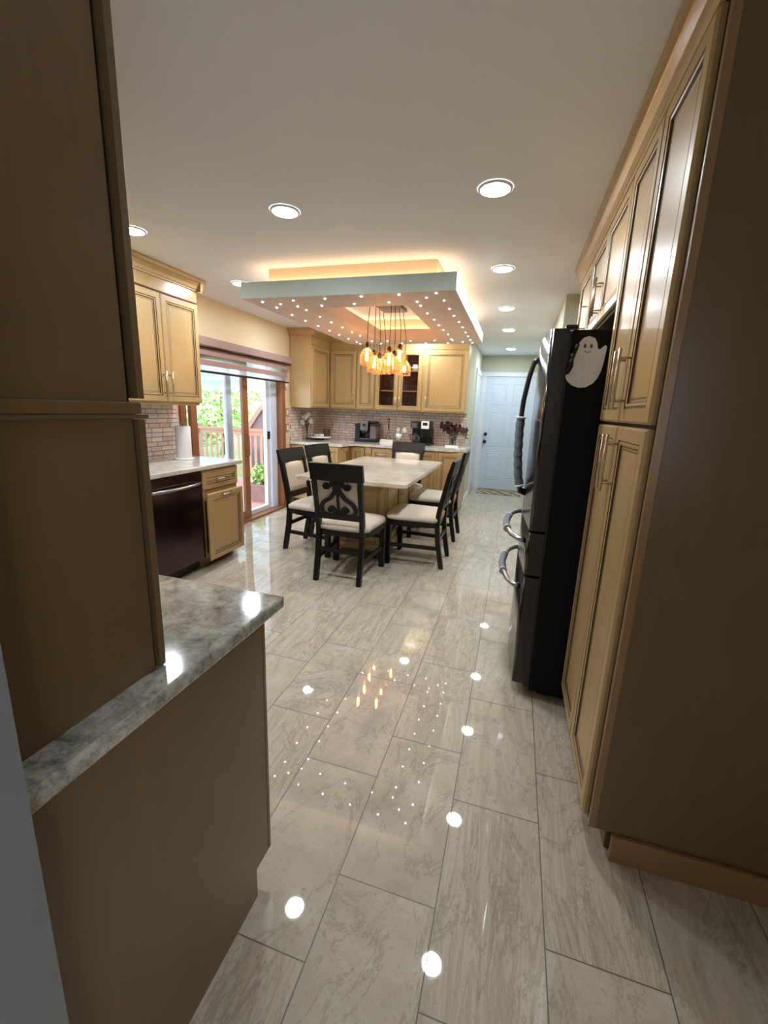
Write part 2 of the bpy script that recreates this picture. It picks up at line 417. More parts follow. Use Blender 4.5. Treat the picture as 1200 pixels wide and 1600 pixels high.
# hall end door (six panels) with casing
b = B()
b.box(-.685, 8.245, 0, -.60, 8.27, 2.15, bev=.004); b.box(.275, 8.245, 0, .305, 8.27, 2.15, bev=.004); b.box(-.6849, 8.243, 2.075, .3049, 8.27, 2.155, bev=.004)
struct('trim_1', b, WHITE)
M = face((-.60, 8.262, 0), (1, 0, 0), (0, -1, 0))
b = B(M); W_ = .872
def sixpanel(b, W_, Hh):
    b.box(0, -.0, .012, W_, .012, Hh)
    for (a, c) in ((.11, W_/2-.05), (W_/2+.05, W_-.11)):
        for (z0, z1) in ((.20, .70), (.83, 1.45), (1.58, Hh-.12)):
            b.rings(a, z0, c, z1, [(0, .0125, 0), (.008, .018, 0), (.014, .010, 0), (.03, .010, 0), (.045, .016, 0)])
sixpanel(b, W_, 2.07)
d1 = struct('door_1', b, DOORW)
b = B(M); b.lathe([(0, 0), (.03, 0), (.03, .008), (.012, .012), (.012, .03), (.028, .04), (.030, .052), (.018, .064), (0, .066)])
b.bm.transform(Matrix.Identity(4))
def knob(u, z, lever=True):
    kb = B(); kb.lathe([(0, 0), (.032, 0), (.032, .01), (.012, .014), (.012, .03), (.027, .038), (.03, .05), (.018, .06), (0, .062)])
    Mk = face((0, 0, 0), (1, 0, 0), (0, -1, 0)); rot = Matrix.Rotation(R(90), 4, 'X')
    kb.bm.transform(Matrix.Translation((-.60+u, 8.25, z)) @ rot); return kb
knob(.06, .90).obj('door_knob', BPL, d1); knob(.065, 1.04).obj('deadbolt', BPL, d1)
b.bm.free()
# side doorway in the hall's left wall
b = B(); b.box(-.699, 7.32, 0, -.678, 7.40, 2.12, bev=.003); b.box(-.699, 8.15, 0, -.678, 8.235, 2.12, bev=.003); b.box(-.699, 7.30, 2.05, -.676, 8.24, 2.135, bev=.003)
struct('trim_2', b, WHITE)
b = B(face((-.6975, 8.15, 0), (0, -1, 0), (1, 0, 0))); sixpanel(b, .75, 2.05); struct('door_2', b, DOORW)
b = B(); b.box(-.58, 7.75, 0, .20, 8.2, .012, bev=.004)
k = N('woven_door_mat'); cw = k.n('ShaderNodeTexWave', wave_type='BANDS', bands_direction='DIAGONAL'); k.l(k.pos(), cw.inputs[0]); cw.inputs['Scale'].default_value = 3; cw.inputs['Distortion'].default_value = 6; cw.inputs['Detail Scale'].default_value = .6
k.set(Base_Color=k.ramp(cw.outputs[0], [(.4, lin((120, 96, 72))), (.6, lin((190, 176, 152)))]), Roughness=.95)
b.obj('door_mat', k.m, label='patterned brown and cream mat on the tiles before the white hall door', cat='mat')

# ------------------------------------------------------------------ patio door in the left wall (window)
XW = -3.07
b = B(); b.box(-3.24, 3.37, 0, -3.05, 3.45, 2.02, bev=.004); b.box(-3.24, 5.235, 0, -3.05, 5.315, 2.02, bev=.004); b.box(-3.24, 3.45, 1.95, -3.05, 5.235, 2.02); b.box(-3.24, 3.45, 0, -3.04, 5.235, .03)
pd = b.obj('window_1', [CHERRY], kind='structure')
b = B(); b.box(-3.13, 3.55, .03, -3.09, 3.64, 1.95, bev=.004); b.box(-3.13, 4.41, .03, -3.09, 4.51, 1.95, bev=.004); b.box(-3.13, 3.64, .03, -3.09, 4.41, .13); b.box(-3.13, 3.64, 1.86, -3.09, 4.41, 1.95)
b.obj('sliding_panel_frame', CHERRY, pd)
b = B(); b.box(-3.20, 4.19, .03, -3.15, 4.28, 1.95, bev=.003); b.box(-3.20, 3.45, .03, -3.15, 3.52, 1.95, bev=.003); b.box(-3.20, 3.52, .03, -3.15, 4.19, .10)
b.obj('fixed_panel_frame', UPVC, pd)
b = B(); b.box(-3.20, 4.99, .03, -3.15, 5.07, 1.95, bev=.003); b.box(-3.20, 5.10, .03, -3.14, 5.235, 1.95, bev=.003); b.box(-3.20, 4.28, .03, -3.15, 4.99, .09, bev=.003)
b.obj('screen_frame', UPVC, pd)
b = B(); b.box(-3.112, 3.64, .13, -3.108, 4.41, 1.86); b.obj('glass_pane', PANE, pd)
b = B(); b.box(-3.177, 3.52, .10, -3.173, 4.19, 1.95); b.obj('outer_glass_pane', PANE, pd)
b = B(); b.tube([(-3.085, 4.45, .80), (-3.05, 4.45, .83), (-3.05, 4.45, 1.05), (-3.085, 4.45, 1.08)], .009, 8); b.obj('door_pull', CHERRY, pd)
b = B(); b.box(-3.15, 5.0, .98, -3.13, 5.05, 1.08, bev=.008); b.obj('screen_latch', BPL, pd)

sh = thing('roller_shade', 'half-raised banded mauve roller shade hanging over the patio door', 'window shade', (-3.02, 4.35, 1.70))
b = B(); b.box(-3.07, 3.36, 1.965, -2.965, 5.36, 2.05, bev=.012); b.obj('cassette', SHADE, sh)
b = B(); b.tube([(-2.985, 3.37, 1.957), (-2.985, 5.35, 1.957)], .012, 10); b.obj('lower_rail', BRONZE, sh)
b = B(); b.box(-3.003, 3.40, 1.885, -3.0, 5.29, 1.965); b.box(-3.003, 3.40, 1.785, -3.0, 5.29, 1.84); b.obj('opaque_band', SHADE, sh)
b = B(); b.box(-3.003, 3.40, 1.84, -3.0, 5.29, 1.885); b.box(-3.003, 3.40, 1.735, -3.0, 5.29, 1.785); b.obj('sheer_band', SHEER, sh)
b = B(); b.tube([(-3.0, 3.39, 1.725), (-3.0, 5.31, 1.725)], .012, 10); b.obj('bottom_bar', BRONZE, sh)

for z, lb in ((1.33, 'upper of the two beige switch plates beside the patio door'), (1.12, 'lower of the two beige switch plates beside the patio door')):
    t = thing('light_switch', lb, 'switch', (-3.069, 5.385, z))
    b = B(); b.box(-3.0695, 5.345, z-.058, -3.062, 5.425, z+.058, bev=.002); b.obj('plate', plain('beige_plastic_%d' % int(z*10), (170, 140, 100), .4), t)
    b = B(); b.box(-3.0621, 5.368, z-.033, -3.056, 5.402, z+.033, bev=.001); b.obj('rocker', WHITE, t)
b = B(); b.box(-3.0695, 5.36, 1.63, -3.055, 5.39, 1.76, bev=.004)
b.obj('shade_remote', WHITE, label='slim white shade remote mounted high beside the patio door', cat='remote')

# ------------------------------------------------------------------ outdoors
DECK = wood('pink_cedar_deck', (205, 160, 145), (170, 125, 110), .8, (1, 14, 1), 0)
RAILM = wood('cedar_railing', (190, 150, 128), (160, 118, 98), .8, coat=0)
b = B()
for i in range(26): b.box(-6.5, 1.2+i*.242, -.10, -3.25, 1.2+i*.242+.235, -.06)
b.obj('deck', DECK, label='pinkish cedar deck outside the patio door', cat='deck')
b = B(); b.box(-40, -20, -.8, -3.4, 45, -.5)
b.obj('lawn', plain('lawn_green', (96, 128, 66), .95, var=.2, nscale=3), kind='structure')
rl = thing('deck_railing', 'cedar deck railing with square balusters beyond the patio door', 'railing', (-4.8, 7.4, -.06))
b = B(); b.box(-6.4, 7.34, .90, -3.25, 7.47, .945); b.obj('top_rail', RAILM, rl)
b = B(); b.box(-6.4, 7.38, .82, -3.25, 7.42, .90); b.box(-6.4, 7.38, .06, -3.25, 7.42, .13); b.obj('rail', RAILM, rl)
b = B(); b.box(-6.42, 7.33, -.06, -6.24, 7.48, 1.0); b.obj('post', RAILM, rl)
b = B(); b.box(-4.62, 7.35, -.06, -4.52, 7.45, .90); b.obj('post', RAILM, rl)
for i in range(22):
    x = -6.12+i*.13
    if abs(x+4.57) < .08: continue
    B().box(x, 7.385, .10, x+.035, 7.42, .84).obj('baluster', RAILM, rl)
k = N('translucent_white_patio_panel'); PATR = k.m; tl = k.n('ShaderNodeBsdfTranslucent'); tl.inputs[0].default_value = (.82, .86, .92, 1); mx = k.n('ShaderNodeMixShader'); mx.inputs[0].default_value = .35
k.set(Base_Color=lin((226, 231, 240)), Roughness=.5); k.l(k.p.outputs[0], mx.inputs[1]); k.l(tl.outputs[0], mx.inputs[2]); k.l(mx.outputs[0], k.out.inputs[0])
b = B()
for i in range(18):
    x0 = -8.6+i*.295; q = [b.v(p) for p in ((x0, 3.2, 2.66), (x0+.288, 3.2, 2.66), (x0+.288, 10.1, 1.95), (x0, 10.1, 1.95), (x0, 3.2, 2.70), (x0+.288, 3.2, 2.70), (x0+.288, 10.1, 1.99), (x0, 10.1, 1.99))]
    for f in ((3,2,1,0),(4,5,6,7),(0,1,5,4),(1,2,6,5),(2,3,7,6),(3,0,4,7)): b.f([q[k] for k in f])
for i in range(7): y = 3.6+i*1.0; z = 2.66-(y-3.2)*.1029; b.box(-8.7, y, z-.10, -3.27, y+.06, z-.004)
b.box(-8.7, 10.02, 1.76, -3.27, 10.12, 1.949); b.box(-8.7, 10.0, -.5, -8.58, 10.12, 1.76); b.box(-3.45, 10.0, -.5, -3.33, 10.12, 1.76)
b.obj('patio_cover', PATR, label='white slatted patio cover above the deck outside the door', cat='patio cover')
SHED = wood('dark_shed_boards', (104, 84, 92), (80, 62, 72), .9, coat=0)
st = thing('garden_shed', 'dark mauve board shed with steep sloping roof beyond the railing', 'shed', (-6.0, 11.4, -.5))
b = B(); b.M = Matrix(((1,0,0,0),(0,0,-1,12.8),(0,1,0,0),(0,0,0,1)))
b.prism([(-7.9, -.5), (-4.2, -.5), (-4.2, 1.8), (-6.5, 1.8), (-6.95, 1.55), (-7.33, 1.23), (-7.7, .74), (-7.9, .3)], 0, 1.4); b.obj('wall', SHED, st)
b = B(); b.M = Matrix(((1,0,0,0),(0,0,-1,13.0),(0,1,0,0),(0,0,0,1)))
b.prism([(-8.0, .25), (-7.9, .25), (-7.7, .72), (-7.33, 1.21), (-6.95, 1.53), (-6.5, 1.78), (-4.2, 1.78), (-4.2, 1.88), (-6.55, 1.88), (-7.02, 1.64), (-7.42, 1.3), (-7.8, .8)], -.1, 1.7); b.obj('roof', plain('brown_roof_edge', (120, 92, 88), .8), st)
b = B()
for i in range(60): b.box(-26+i*.33, 19.2, -.5, -26+i*.33+.31, 19.24, 1.1+.03*(i % 3))
b.obj('garden_fence', plain('grey_fence_boards', (150, 138, 134), .9), label='tall grey board fence at the far end of the garden', cat='fence')
LM1 = plain('spring_leaf', (158, 188, 112), .7, var=.25, nscale=12); LM2 = plain('deep_leaf', (124, 170, 92), .7, var=.25, nscale=12)
def foliage(b, c, rad, n, s, rnd, squash=1):
    for i in range(n):
        d = Vector((rnd.gauss(0, 1), rnd.gauss(0, 1), rnd.gauss(0, 1))).normalized()*(rnd.random()**.4)
        p = Vector(c)+Vector((d.x*rad, d.y*rad, d.z*rad*squash))
        a = Vector((rnd.gauss(0, 1), rnd.gauss(0, 1), rnd.gauss(0, 1))).normalized(); e = a.cross(Vector((rnd.gauss(0, 1), rnd.gauss(0, 1), 1))).normalized()
        q = s*rnd.uniform(.6, 1.3)
        b.f([b.v(p-a*q), b.v(p-e*q*.5), b.v(p+a*q), b.v(p+e*q*.5)], 0)
rnd = random.Random(3)
for nm, c, rad, m_, lb in (('leafy_tree', (-10.6, 13.8, 1.5), 1.9, LM1, 'bright green leafy tree seen through the left pane of the patio door'),
                      ('leafy_tree', (-7.4, 16.4, 2.0), 1.6, LM2, 'darker green tree rising behind the dark garden shed'),
                      ('leafy_tree', (-14.6, 12.0, 1.6), 1.5, LM2, 'green tree at the far left of the garden behind the railing'),
                      ('leafy_tree', (-9.6, 11.3, .7), .9, LM1, 'low light-green tree just past the corner post of the railing')):
    t = thing(nm, lb, 'tree', (c[0], c[1], -.5), group='garden trees')
    B().tube([(c[0], c[1], -.5), (c[0]+.05, c[1], c[2]*.5), (c[0], c[1], c[2]+.3)], [.12, .09, .04], 8).obj('trunk', STEM, t)
    b = B(); foliage(b, c, rad, 2600 if rad > 1 else 900, .11, rnd, .8); b.obj('foliage', m_, t)
t = thing('planter', 'brown square planter of yellow-green plants on the deck by the door', 'planter', (-3.72, 5.74, -.06))
b = B(); b.bm = bmesh.new()
def taper(b, cx, cy, z0, z1, h0, h1, mi=0):
    lo = [b.v((cx+sx*h0, cy+sy*h0, z0)) for sx, sy in ((-1,-1),(1,-1),(1,1),(-1,1))]; hi = [b.v((cx+sx*h1, cy+sy*h1, z1)) for sx, sy in ((-1,-1),(1,-1),(1,1),(-1,1))]
    b.f(lo[::-1], mi); b.f(hi, mi)
    for i in range(4): b.f([lo[i], lo[(i+1)%4], hi[(i+1)%4], hi[i]], mi)
taper(b, -3.72, 5.74, -.06, .20, .12, .17); taper(b, -3.72, 5.74, .20, .225, .185, .185)
b.obj('pot', plain('mauve_brown_pot', (132, 100, 98), .6), t)
b = B(); foliage(b, (-3.72, 5.74, .36), .19, 260, .05, rnd, .9)
for i in range(14):
    a = i*2.4; b.tube([(-3.72, 5.74, .2), (-3.72+.07*math.cos(a), 5.74+.07*math.sin(a), .34), (-3.72+.2*math.cos(a), 5.74+.2*math.sin(a), .42)], [.008, .008, .002], 5)
b.obj('plants', LM1, t)

# ------------------------------------------------------------------ ceiling lamps
def ceiling_lamp(x, y, label):
    t = thing('ceiling_light', label, 'ceiling light', (x, y, H), group='round recessed ceiling lights')
    b = B(); b.lathe([(.079, 0), (.079, -.004), (.075, -.008), (.066, -.009), (.066, -.003)], (x, y, H-.0005), 32); b.obj('trim_ring', WHITE, t)
    b = B(); b.lathe([(.066, -.006), (.04, -.007), (0, -.0075)], (x, y, H), 32); b.obj('diffuser', LAMPM, t)
for x, y, lb in ((-.20, 2.28, 'largest round ceiling light, nearest above the aisle by the refrigerator'), (-.20, 3.44, 'second round ceiling light of the aisle row, right of the floating tray'),
    (-.205, 4.67, 'third round ceiling light along the aisle row'), (-.205, 5.83, 'fourth round ceiling light along the aisle row, before the hall'),
    (-.20, 7.47, 'farthest round ceiling light, in the hall before the white door'), (-1.30, 2.29, 'round ceiling light in front of the floating tray'),
    (-2.38, 2.33, 'round ceiling light beside the left upper cabinets, cut by the tall cabinet edge'), (-2.41, 3.47, 'round ceiling light half hidden by the tray\'s left front corner'),
    (-2.42, 4.72, 'round ceiling light behind the tray near the patio door'), (-1.32, 5.86, 'round ceiling light behind the tray above the back counter')):
    ceiling_lamp(x, y, lb)

# ------------------------------------------------------------------ floating tray
tr = thing('ceiling_tray', 'floating grey-green ceiling tray studded with tiny lights above the table', 'ceiling tray', (-1.27, 4.12, H))
X0, X1, Y0, Y1, ZB, ZT = -2.085, -.462, 3.0, 5.25, 2.20, 2.312
OX0, OX1, OY0, OY1 = -1.595, -.885, 3.36, 4.92
b = B()
def ringbox(b, a, c, z0, z1, mo, mu):
    (x0, x1, y0, y1), (p0, p1, q0, q1) = a, c
    o = [(x0, y0), (x1, y0), (x1, y1), (x0, y1)]; i = [(p0, q0), (p1, q0), (p1, q1), (p0, q1)]
    V = {z: ([b.v(p+(z,)) for p in o], [b.v(p+(z,)) for p in i]) for z in (z0, z1)}
    for k in range(4):
        n = (k+1) % 4
        b.f([V[z0][0][k], V[z0][0][n], V[z1][0][n], V[z1][0][k]], mo)
        b.f([V[z0][1][k], V[z0][1][n], V[z1][1][n], V[z1][1][k]], mu)
        b.f([V[z0][0][k], V[z0][0][n], V[z0][1][n], V[z0][1][k]], mu)
        b.f([V[z1][0][k], V[z1][0][n], V[z1][1][n], V[z1][1][k]], mu)
ringbox(b, (X0, X1, Y0, Y1), (OX0, OX1, OY0, OY1), ZB, ZT, 0, 1)
b.obj('slab', [TRAYG, TRAYU], tr)
b = B(); ringbox(b, (-1.945, -.625, 3.165, 5.10), (-1.925, -.645, 3.185, 5.08), ZT, H-.001, 0, 0); b.obj('riser', CREAM, tr)
b = B(); ringbox(b, (-1.985, -.585, 3.125, 5.14), (-1.970, -.600, 3.140, 5.125), ZT+.001, ZT+.009, 0, 0); b.obj('led_strip', COVEM, tr)
b = B(); ringbox(b, (-1.90, -.67, 3.21, 5.055), (-1.885, -.685, 3.225, 5.04), ZT+.001, ZT+.009, 0, 0); b.obj('led_strip', COVEM, tr)
STARS = [(-1.97,3.11),(-1.96,3.3),(-1.86,3.19),(-1.7,3.1),(-1.76,3.28),(-1.75,3.41),(-1.97,3.57),(-1.97,3.82),(-1.43,3.08),(-1.55,3.28),(-1.75,3.67),(-1.75,3.91),(-1.96,4.07),(-1.95,4.32),(-1.74,4.16),(-1.95,4.57),(-1.74,4.42),(-1.94,4.82),(-1.73,4.64),(-1.93,5.06),(-1.94,5.2),(-1.27,3.26),(-1.14,3.06),(-.99,3.25),(-.86,3.05),(-.78,3.26),(-.69,3.16),(-.6,3.05),(-.78,3.38),(-.58,3.25),(-.78,3.64),(-.58,3.51),(-.77,3.89),(-.58,3.76),(-.77,4.13),(-.57,4.01),(-.77,4.37),(-.57,4.25),(-.76,4.62),(-.57,4.51),(-.77,4.91),(-.77,4.99),(-.57,4.74),(-.57,4.97),(-.57,5.17),(-.85,5.19),(-.67,5.1),(-.97,4.99),(-1.11,5.18),(-1.25,5.0),(-1.53,5.01),(-1.67,5.2),(-1.72,5.01),(-1.4,5.18)]
proto = None
for (x, y) in STARS:
    if proto is None:
        b = B(); b.lathe([(0, -.006), (.005, -.004), (.0075, 0), (.0, .001)], (x, y, ZB), 12); proto = b.obj('star_light', STAR, tr); P0 = (x, y)
    else:
        c = proto.copy(); col.objects.link(c); c.parent = tr; c.location = (x-P0[0], y-P0[1], 0)

# ------------------------------------------------------------------ pendant chandelier
pc = thing('pendant_chandelier', 'cluster of amber glass cloche pendants on black cords over the table', 'chandelier', (-1.34, 4.39, H))
b = B(); b.box(-1.45, 4.04, H-.030, -1.20, 4.60, H-.001, bev=.004); b.obj('canopy', BRONZE, pc)
PEND = [(-1.455, 4.10, 1.925), (-1.44, 4.27, 1.876), (-1.455, 4.50, 1.875), (-1.46, 4.70, 1.89), (-1.225, 4.08, 1.882), (-1.223, 4.25, 1.865), (-1.23, 4.476, 1.958), (-1.226, 4.684, 1.875)]
for x, y, z in PEND:
    cord = B().tube([(-1.335+(x+1.335)*.93, 4.35+(y-4.39)*.72, H-.03), (x+.004, y, z+.30), (x, y, z+.09)], .0032, 6).obj('cord', BPL, pc)
    zb = z-.085   # rim of the cloche
    b = B(); b.lathe([(.068, 0), (.071, .004), (.068, .010), (.070, .05), (.069, .085), (.060, .115), (.040, .140), (.029, .152), (.027, .170), (.033, .185), (.031, .205), (.018, .214), (.012, .214),
                      ], (x, y, zb), 24); b.obj('shade', PENG, pc)
    b = B()
    for zz, r_ in ((.002, .0705), (.098, .0685), (.116, .060)): b.tube([(x+r_*math.cos(6.2832*i/24), y+r_*math.sin(6.2832*i/24), zb+zz) for i in range(25)], .0018, 6)
    b.obj('shade_rim', AMBER, pc)
    b = B(); b.lathe([(0, .215), (.014, .213), (.018, .19), (.018, .155), (.013, .150), (0, .150)], (x, y, zb), 14); b.obj('socket', BRONZE, pc)
    b = B(); b.lathe([(0, .035), (.010, .04), (.0135, .06), (.0135, .10), (.011, .135), (.008, .15), (0, .15)], (x, y, zb), 12); b.obj('bulb', BULBM, pc)

# ------------------------------------------------------------------ cabinet crown profile (out, up) from face at z
def crown(b, p0, p1, n, z0=2.345, mi=0):
    pr = [(0, 0), (.012, .0), (.014, .012), (.020, .016), (.026, .040), (.042, .062), (.046, .066), (.056, .070), (.062, .088), (.062, H-z0-.0005), (0, H-z0-.0005)]
    q0 = (p0[0], p0[1], z0); q1 = (p1[0], p1[1], z0)
    b.extr_profile(pr, q0, q1, n, mi)

# ------------------------------------------------------------------ right: tall pantry, cabinet over the refrigerator
XF = .365   # carcass front; doors stand 2 cm proud
pn = thing('pantry_cabinet', 'tall maple pantry cabinet with four doors nearest on the right', 'cabinet', (.66, 1.69, 0))
b = B(); b.box(XF, 1.318, .10, .965, 2.07, 2.42); b.obj('body', WOOD, pn)
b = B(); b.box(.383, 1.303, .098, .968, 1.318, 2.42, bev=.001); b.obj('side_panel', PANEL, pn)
b = B(); b.box(.3605, 1.300, .098, .3835, 1.318, 2.42, bev=.003); b.obj('edge_stile', TRIMW, pn)
b = B(); b.box(XF+.06, 1.335, 0, .96, 2.06, .10); b.obj('toe_kick', PANEL, pn)
b = B(); b.box(.432, 1.288, 0, .968, 1.305, .097, bev=.003); b.obj('base_trim', TRIMW, pn)
b = B(); b.box(XF-.002, 1.319, .105, XF, 1.337, 2.40); b.box(XF-.002, 1.318, 1.398, XF, 2.06, 1.414); b.obj('reveal_shade', SHADOW, pn)
M = face((XF-.002, 1.334, 0), (0, 1, 0), (-1, 0, 0))
for u0, u1, hu in ((0, .355, .322), (.361, .726, .394)):
    d = door(pn, M, u0, .115, u1, 1.400); bar(d, M, (hu, 1.17), .20)
    d = door(pn, M, u0, 1.412, u1, 2.345); bar(d, M, (hu, 1.455), .20)
oc = thing('upper_cabinet', 'maple cabinet above the refrigerator with a pair of bar-handled doors', 'cabinet', (.66, 2.53, 1.88))
b = B(); b.box(XF, 2.072, 1.885, .965, 3.0, 2.42); b.obj('body', WOOD, oc)
M = face((XF, 2.075, 0), (0, 1, 0), (-1, 0, 0))
for u0, u1, hu in ((0, .458, .43), (.462, .92, .49)):
    d = door(oc, M, u0, 1.895, u1, 2.345); bar(d, M, (hu, 1.925), .18)
oc = thing('tall_cabinet', 'narrow maple cabinet just beyond the refrigerator', 'cabinet', (.66, 3.25, 0))
b = B(); b.box(XF, 3.002, .10, .965, 3.50, 2.42); b.obj('body', WOOD, oc)
M = face((XF, 3.005, 0), (0, 1, 0), (-1, 0, 0))
for v0, v1 in ((.115, 1.86), (1.895, 2.345)):
    d = door(oc, M, 0, v0, .49, v1); bar(d, M, (.04, v0+.04 if v0 > 1 else 1.1), .18)
b = B(); b.box(XF+.06, 3.01, 0, .96, 3.49, .10); b.obj('toe_kick', PANEL, oc)
b = B(); crown(b, (XF-.01, 1.30), (XF-.01, 3.56), (-1, 0, 0)); b.obj('crown_molding', WOODH, label='stepped maple crown along the top of the right-hand cabinets', cat='molding')

# ------------------------------------------------------------------ refrigerator
fr = thing('refrigerator', 'black stainless four-door refrigerator between the maple cabinets', 'refrigerator', (.5, 2.53, 0))
b = B(); b.box(.195, 2.085, .03, .94, 2.985, 1.79, bev=.004); b.box(.24, 2.12, 0, .90, 2.95, .03); b.obj('body', FRB, fr)
FX = lambda y: .110-.026*math.sin(math.pi*min(1, max(0, (y-2.08)/.91)))
def fdoor(name, y0, y1, z0, z1):
    b = B(); n = 14; ys = [y0+(y1-y0)*i/n for i in range(n+1)]
    outer = [(FX(y), y) for y in ys]; outer[0] = (FX(y0)+.010, y0); outer.insert(1, (FX(y0+.006), y0+.008))
    outer[-1] = (FX(y1)+.010, y1); outer.insert(-1, (FX(y1-.006), y1-.008))
    pts = [(.182, y0)]+outer+[(.182, y1)]
    lo = [b.v((x, y, z0)) for x, y in pts]; hi = [b.v((x, y, z1)) for x, y in pts]; m = len(pts)
    b.f(lo[::-1], 1); b.f(hi, 1)
    for i in range(m):
        j = (i+1) % m; edge = (i == 0 or i == m-2 or i == m-1)
        b.f([lo[i], lo[j], hi[j], hi[i]], 1 if edge else 0, not edge)
    return b.obj(name, [BST, BSTE], fr)
dn = fdoor('door', 2.082, 2.531, .885, 1.795); df = fdoor('door', 2.537, 2.988, .885, 1.795)
w1 = fdoor('drawer', 2.082, 2.988, .660, .872); w2 = fdoor('drawer', 2.082, 2.988, .065, .645)
b = B(); b.box(.165, 2.09, 1.796, .215, 2.14, 1.812, bev=.005); b.obj('hinge_cover', BPL, fr)
b = B(); b.box(.165, 2.93, 1.796, .215, 2.98, 1.812, bev=.005); b.obj('hinge_cover', BPL, fr)
b = B(); b.box(.183, 2.09, .06, .194, 2.98, 1.785); b.obj('gasket', BPL, fr)
def vh(y): return [(.088, y, .99), (.058, y, 1.0), (.040, y, 1.08), (.026, y, 1.2), (.020, y, 1.35), (.026, y, 1.5), (.042, y, 1.62), (.060, y, 1.70), (.088, y, 1.72)]
for y, d in ((2.49, dn), (2.578, df)): B().tube(vh(y), .013, 12, sx=.8).obj('handle', BSTE, d)
def hh(z): return [(.100, 2.19, z), (.070, 2.20, z), (.035, 2.27, z), (.010, 2.38, z), (.000, 2.535, z), (.010, 2.69, z), (.035, 2.80, z), (.070, 2.87, z), (.100, 2.88, z)]
for z, d in ((.805, w1), (.555, w2)): B().tube(hh(z), .014, 12).obj('handle', STEEL, d)
def sleeve(path, r, label, wr=False):
    t = thing('handle_cover', label, 'handle cover', path[len(path)//2], group='grey refrigerator handle covers')
    n = len(path)
    rr = [r*(1+(.10*math.sin(i*2.1) if wr else 0)) for i in range(n)]
    B().tube(path, rr, 14).obj('sleeve', GREYF, t)
    for a, c in ((path[0], path[1]), (path[-1], path[-2])):
        a, c = Vector(a), Vector(c); d = (c-a).normalized()
        B().tube([a-d*.002, a+d*.010], r*1.1, 14).obj('white_hem', WFAB, t)
def interp(path, a, c, n):
    P = [Vector(p) for p in path]; L = [0]
    for p, q in zip(P, P[1:]): L.append(L[-1]+(q-p).length)
    out = []
    for i in range(n):
        s = L[-1]*(a+(c-a)*i/(n-1))
        k = max(j for j in range(len(L)-1) if L[j] <= s+1e-9); f = (s-L[k])/(L[k+1]-L[k])
        out.append(tuple(P[k].lerp(P[k+1], min(1, f))))
    return out
sleeve(interp(vh(2.49), .08, .58, 22), .023, 'ruffled grey sleeve on the near upright door handle', True)
sleeve(interp(vh(2.578), .08, .58, 22), .023, 'ruffled grey sleeve on the farther upright door handle', True)
sleeve(interp(hh(.805), .30, .72, 12), .020, 'smooth grey sleeve on the upper drawer handle')
sleeve(interp(hh(.555), .30, .72, 12), .020, 'smooth grey sleeve on the lower drawer handle')
# ghost whiteboard on the refrigerator side
gh = thing('magnetic_whiteboard', 'white ghost-shaped magnetic board on the black refrigerator side', 'whiteboard', (.262, 2.083, 1.55))
GP = [(.262,1.762),(.240,1.756),(.226,1.738),(.220,1.712),(.217,1.690),(.203,1.694),(.196,1.688),(.205,1.672),(.212,1.664),(.212,1.640),(.206,1.622),(.197,1.606),(.188,1.604),(.186,1.594),(.194,1.578),(.215,1.560),(.243,1.550),(.272,1.552),(.298,1.568),(.315,1.592),(.325,1.622),(.330,1.655),(.333,1.690),(.335,1.718),(.329,1.726),(.318,1.718),(.309,1.708),(.300,1.712),(.296,1.733),(.284,1.754)]
b = B(Matrix(((1,0,0,0),(0,0,1,2.0785),(0,1,0,0),(0,0,0,1)))); b.prism(GP, 0, .006); b.obj('board', plain('white_board_lacquer', (226, 231, 244), .3, var=.01), gh)
GREYI = plain('grey_ink', (96, 98, 108), .6)
for x in (.249, .274):
    b = B(); b.lathe([(0, 0), (.0052, 0), (.0052, .001), (0, .001)], (0, 0, 0), 16); b.bm.transform(Matrix.Translation((x, 2.0785, 1.722)) @ Matrix.Diagonal((1, 1, 1.7, 1)) @ Matrix.Rotation(R(90), 4, 'X')); b.obj('eye', GREYI, gh)
b = B(); b.tube([(.262+.013*math.cos(a), 2.078, 1.706+.010*math.sin(a)) for a in [math.pi*(1.08+.84*i/8) for i in range(9)]], .0012, 6); b.obj('smile', GREYI, gh)
mk = thing('marker_pen', 'black marker pen clipped along the ghost board\'s left edge', 'pen', (.205, 2.074, 1.65))
B().tube([(.190, 2.070, 1.615), (.212, 2.070, 1.700)], .007, 10).obj('barrel', BPL, mk); B().tube([(.212, 2.070, 1.700), (.219, 2.070, 1.728)], .0075, 10).obj('cap', BPL, mk)

# ------------------------------------------------------------------ left foreground: peninsula and hutch
pb = thing('base_cabinet', 'foreground maple peninsula cabinet under the grey stone worktop', 'cabinet', (-1.4, .6, 0))
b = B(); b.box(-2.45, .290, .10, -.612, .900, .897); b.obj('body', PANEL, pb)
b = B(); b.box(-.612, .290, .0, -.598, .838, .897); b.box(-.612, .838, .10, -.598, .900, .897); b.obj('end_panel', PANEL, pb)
B().box(-.62, .9002, .10, -.603, .9035, .895).obj('reveal_shade', SHADOW, pb)
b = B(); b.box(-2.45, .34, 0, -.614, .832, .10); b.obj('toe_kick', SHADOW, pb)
M = face((-.596, .903, 0), (-1, 0, 0), (0, 1, 0))
for i in range(4): d = door(pb, M, .002+i*.46, .10, .455+i*.46, .885, t=.018, wm=PANEL); bar(d, M, (.40+i*.46 if i % 2 == 0 else .05+i*.46, .72), .13)
b = B(); b.box(-3.058, .290, .898, -.548, .936, .930, bev=.006); b.obj('worktop', GRAN, label='polished grey-green stone worktop in the left foreground', cat='worktop')
hu = thing('hutch_cabinet', 'lower foreground hutch cabinet standing on the grey stone worktop', 'cabinet', (-1.2, .43, .93))
b = B(); b.box(-2.2, .290, .931, -.622, .560, 1.398); b.obj('body', PANEL, hu)
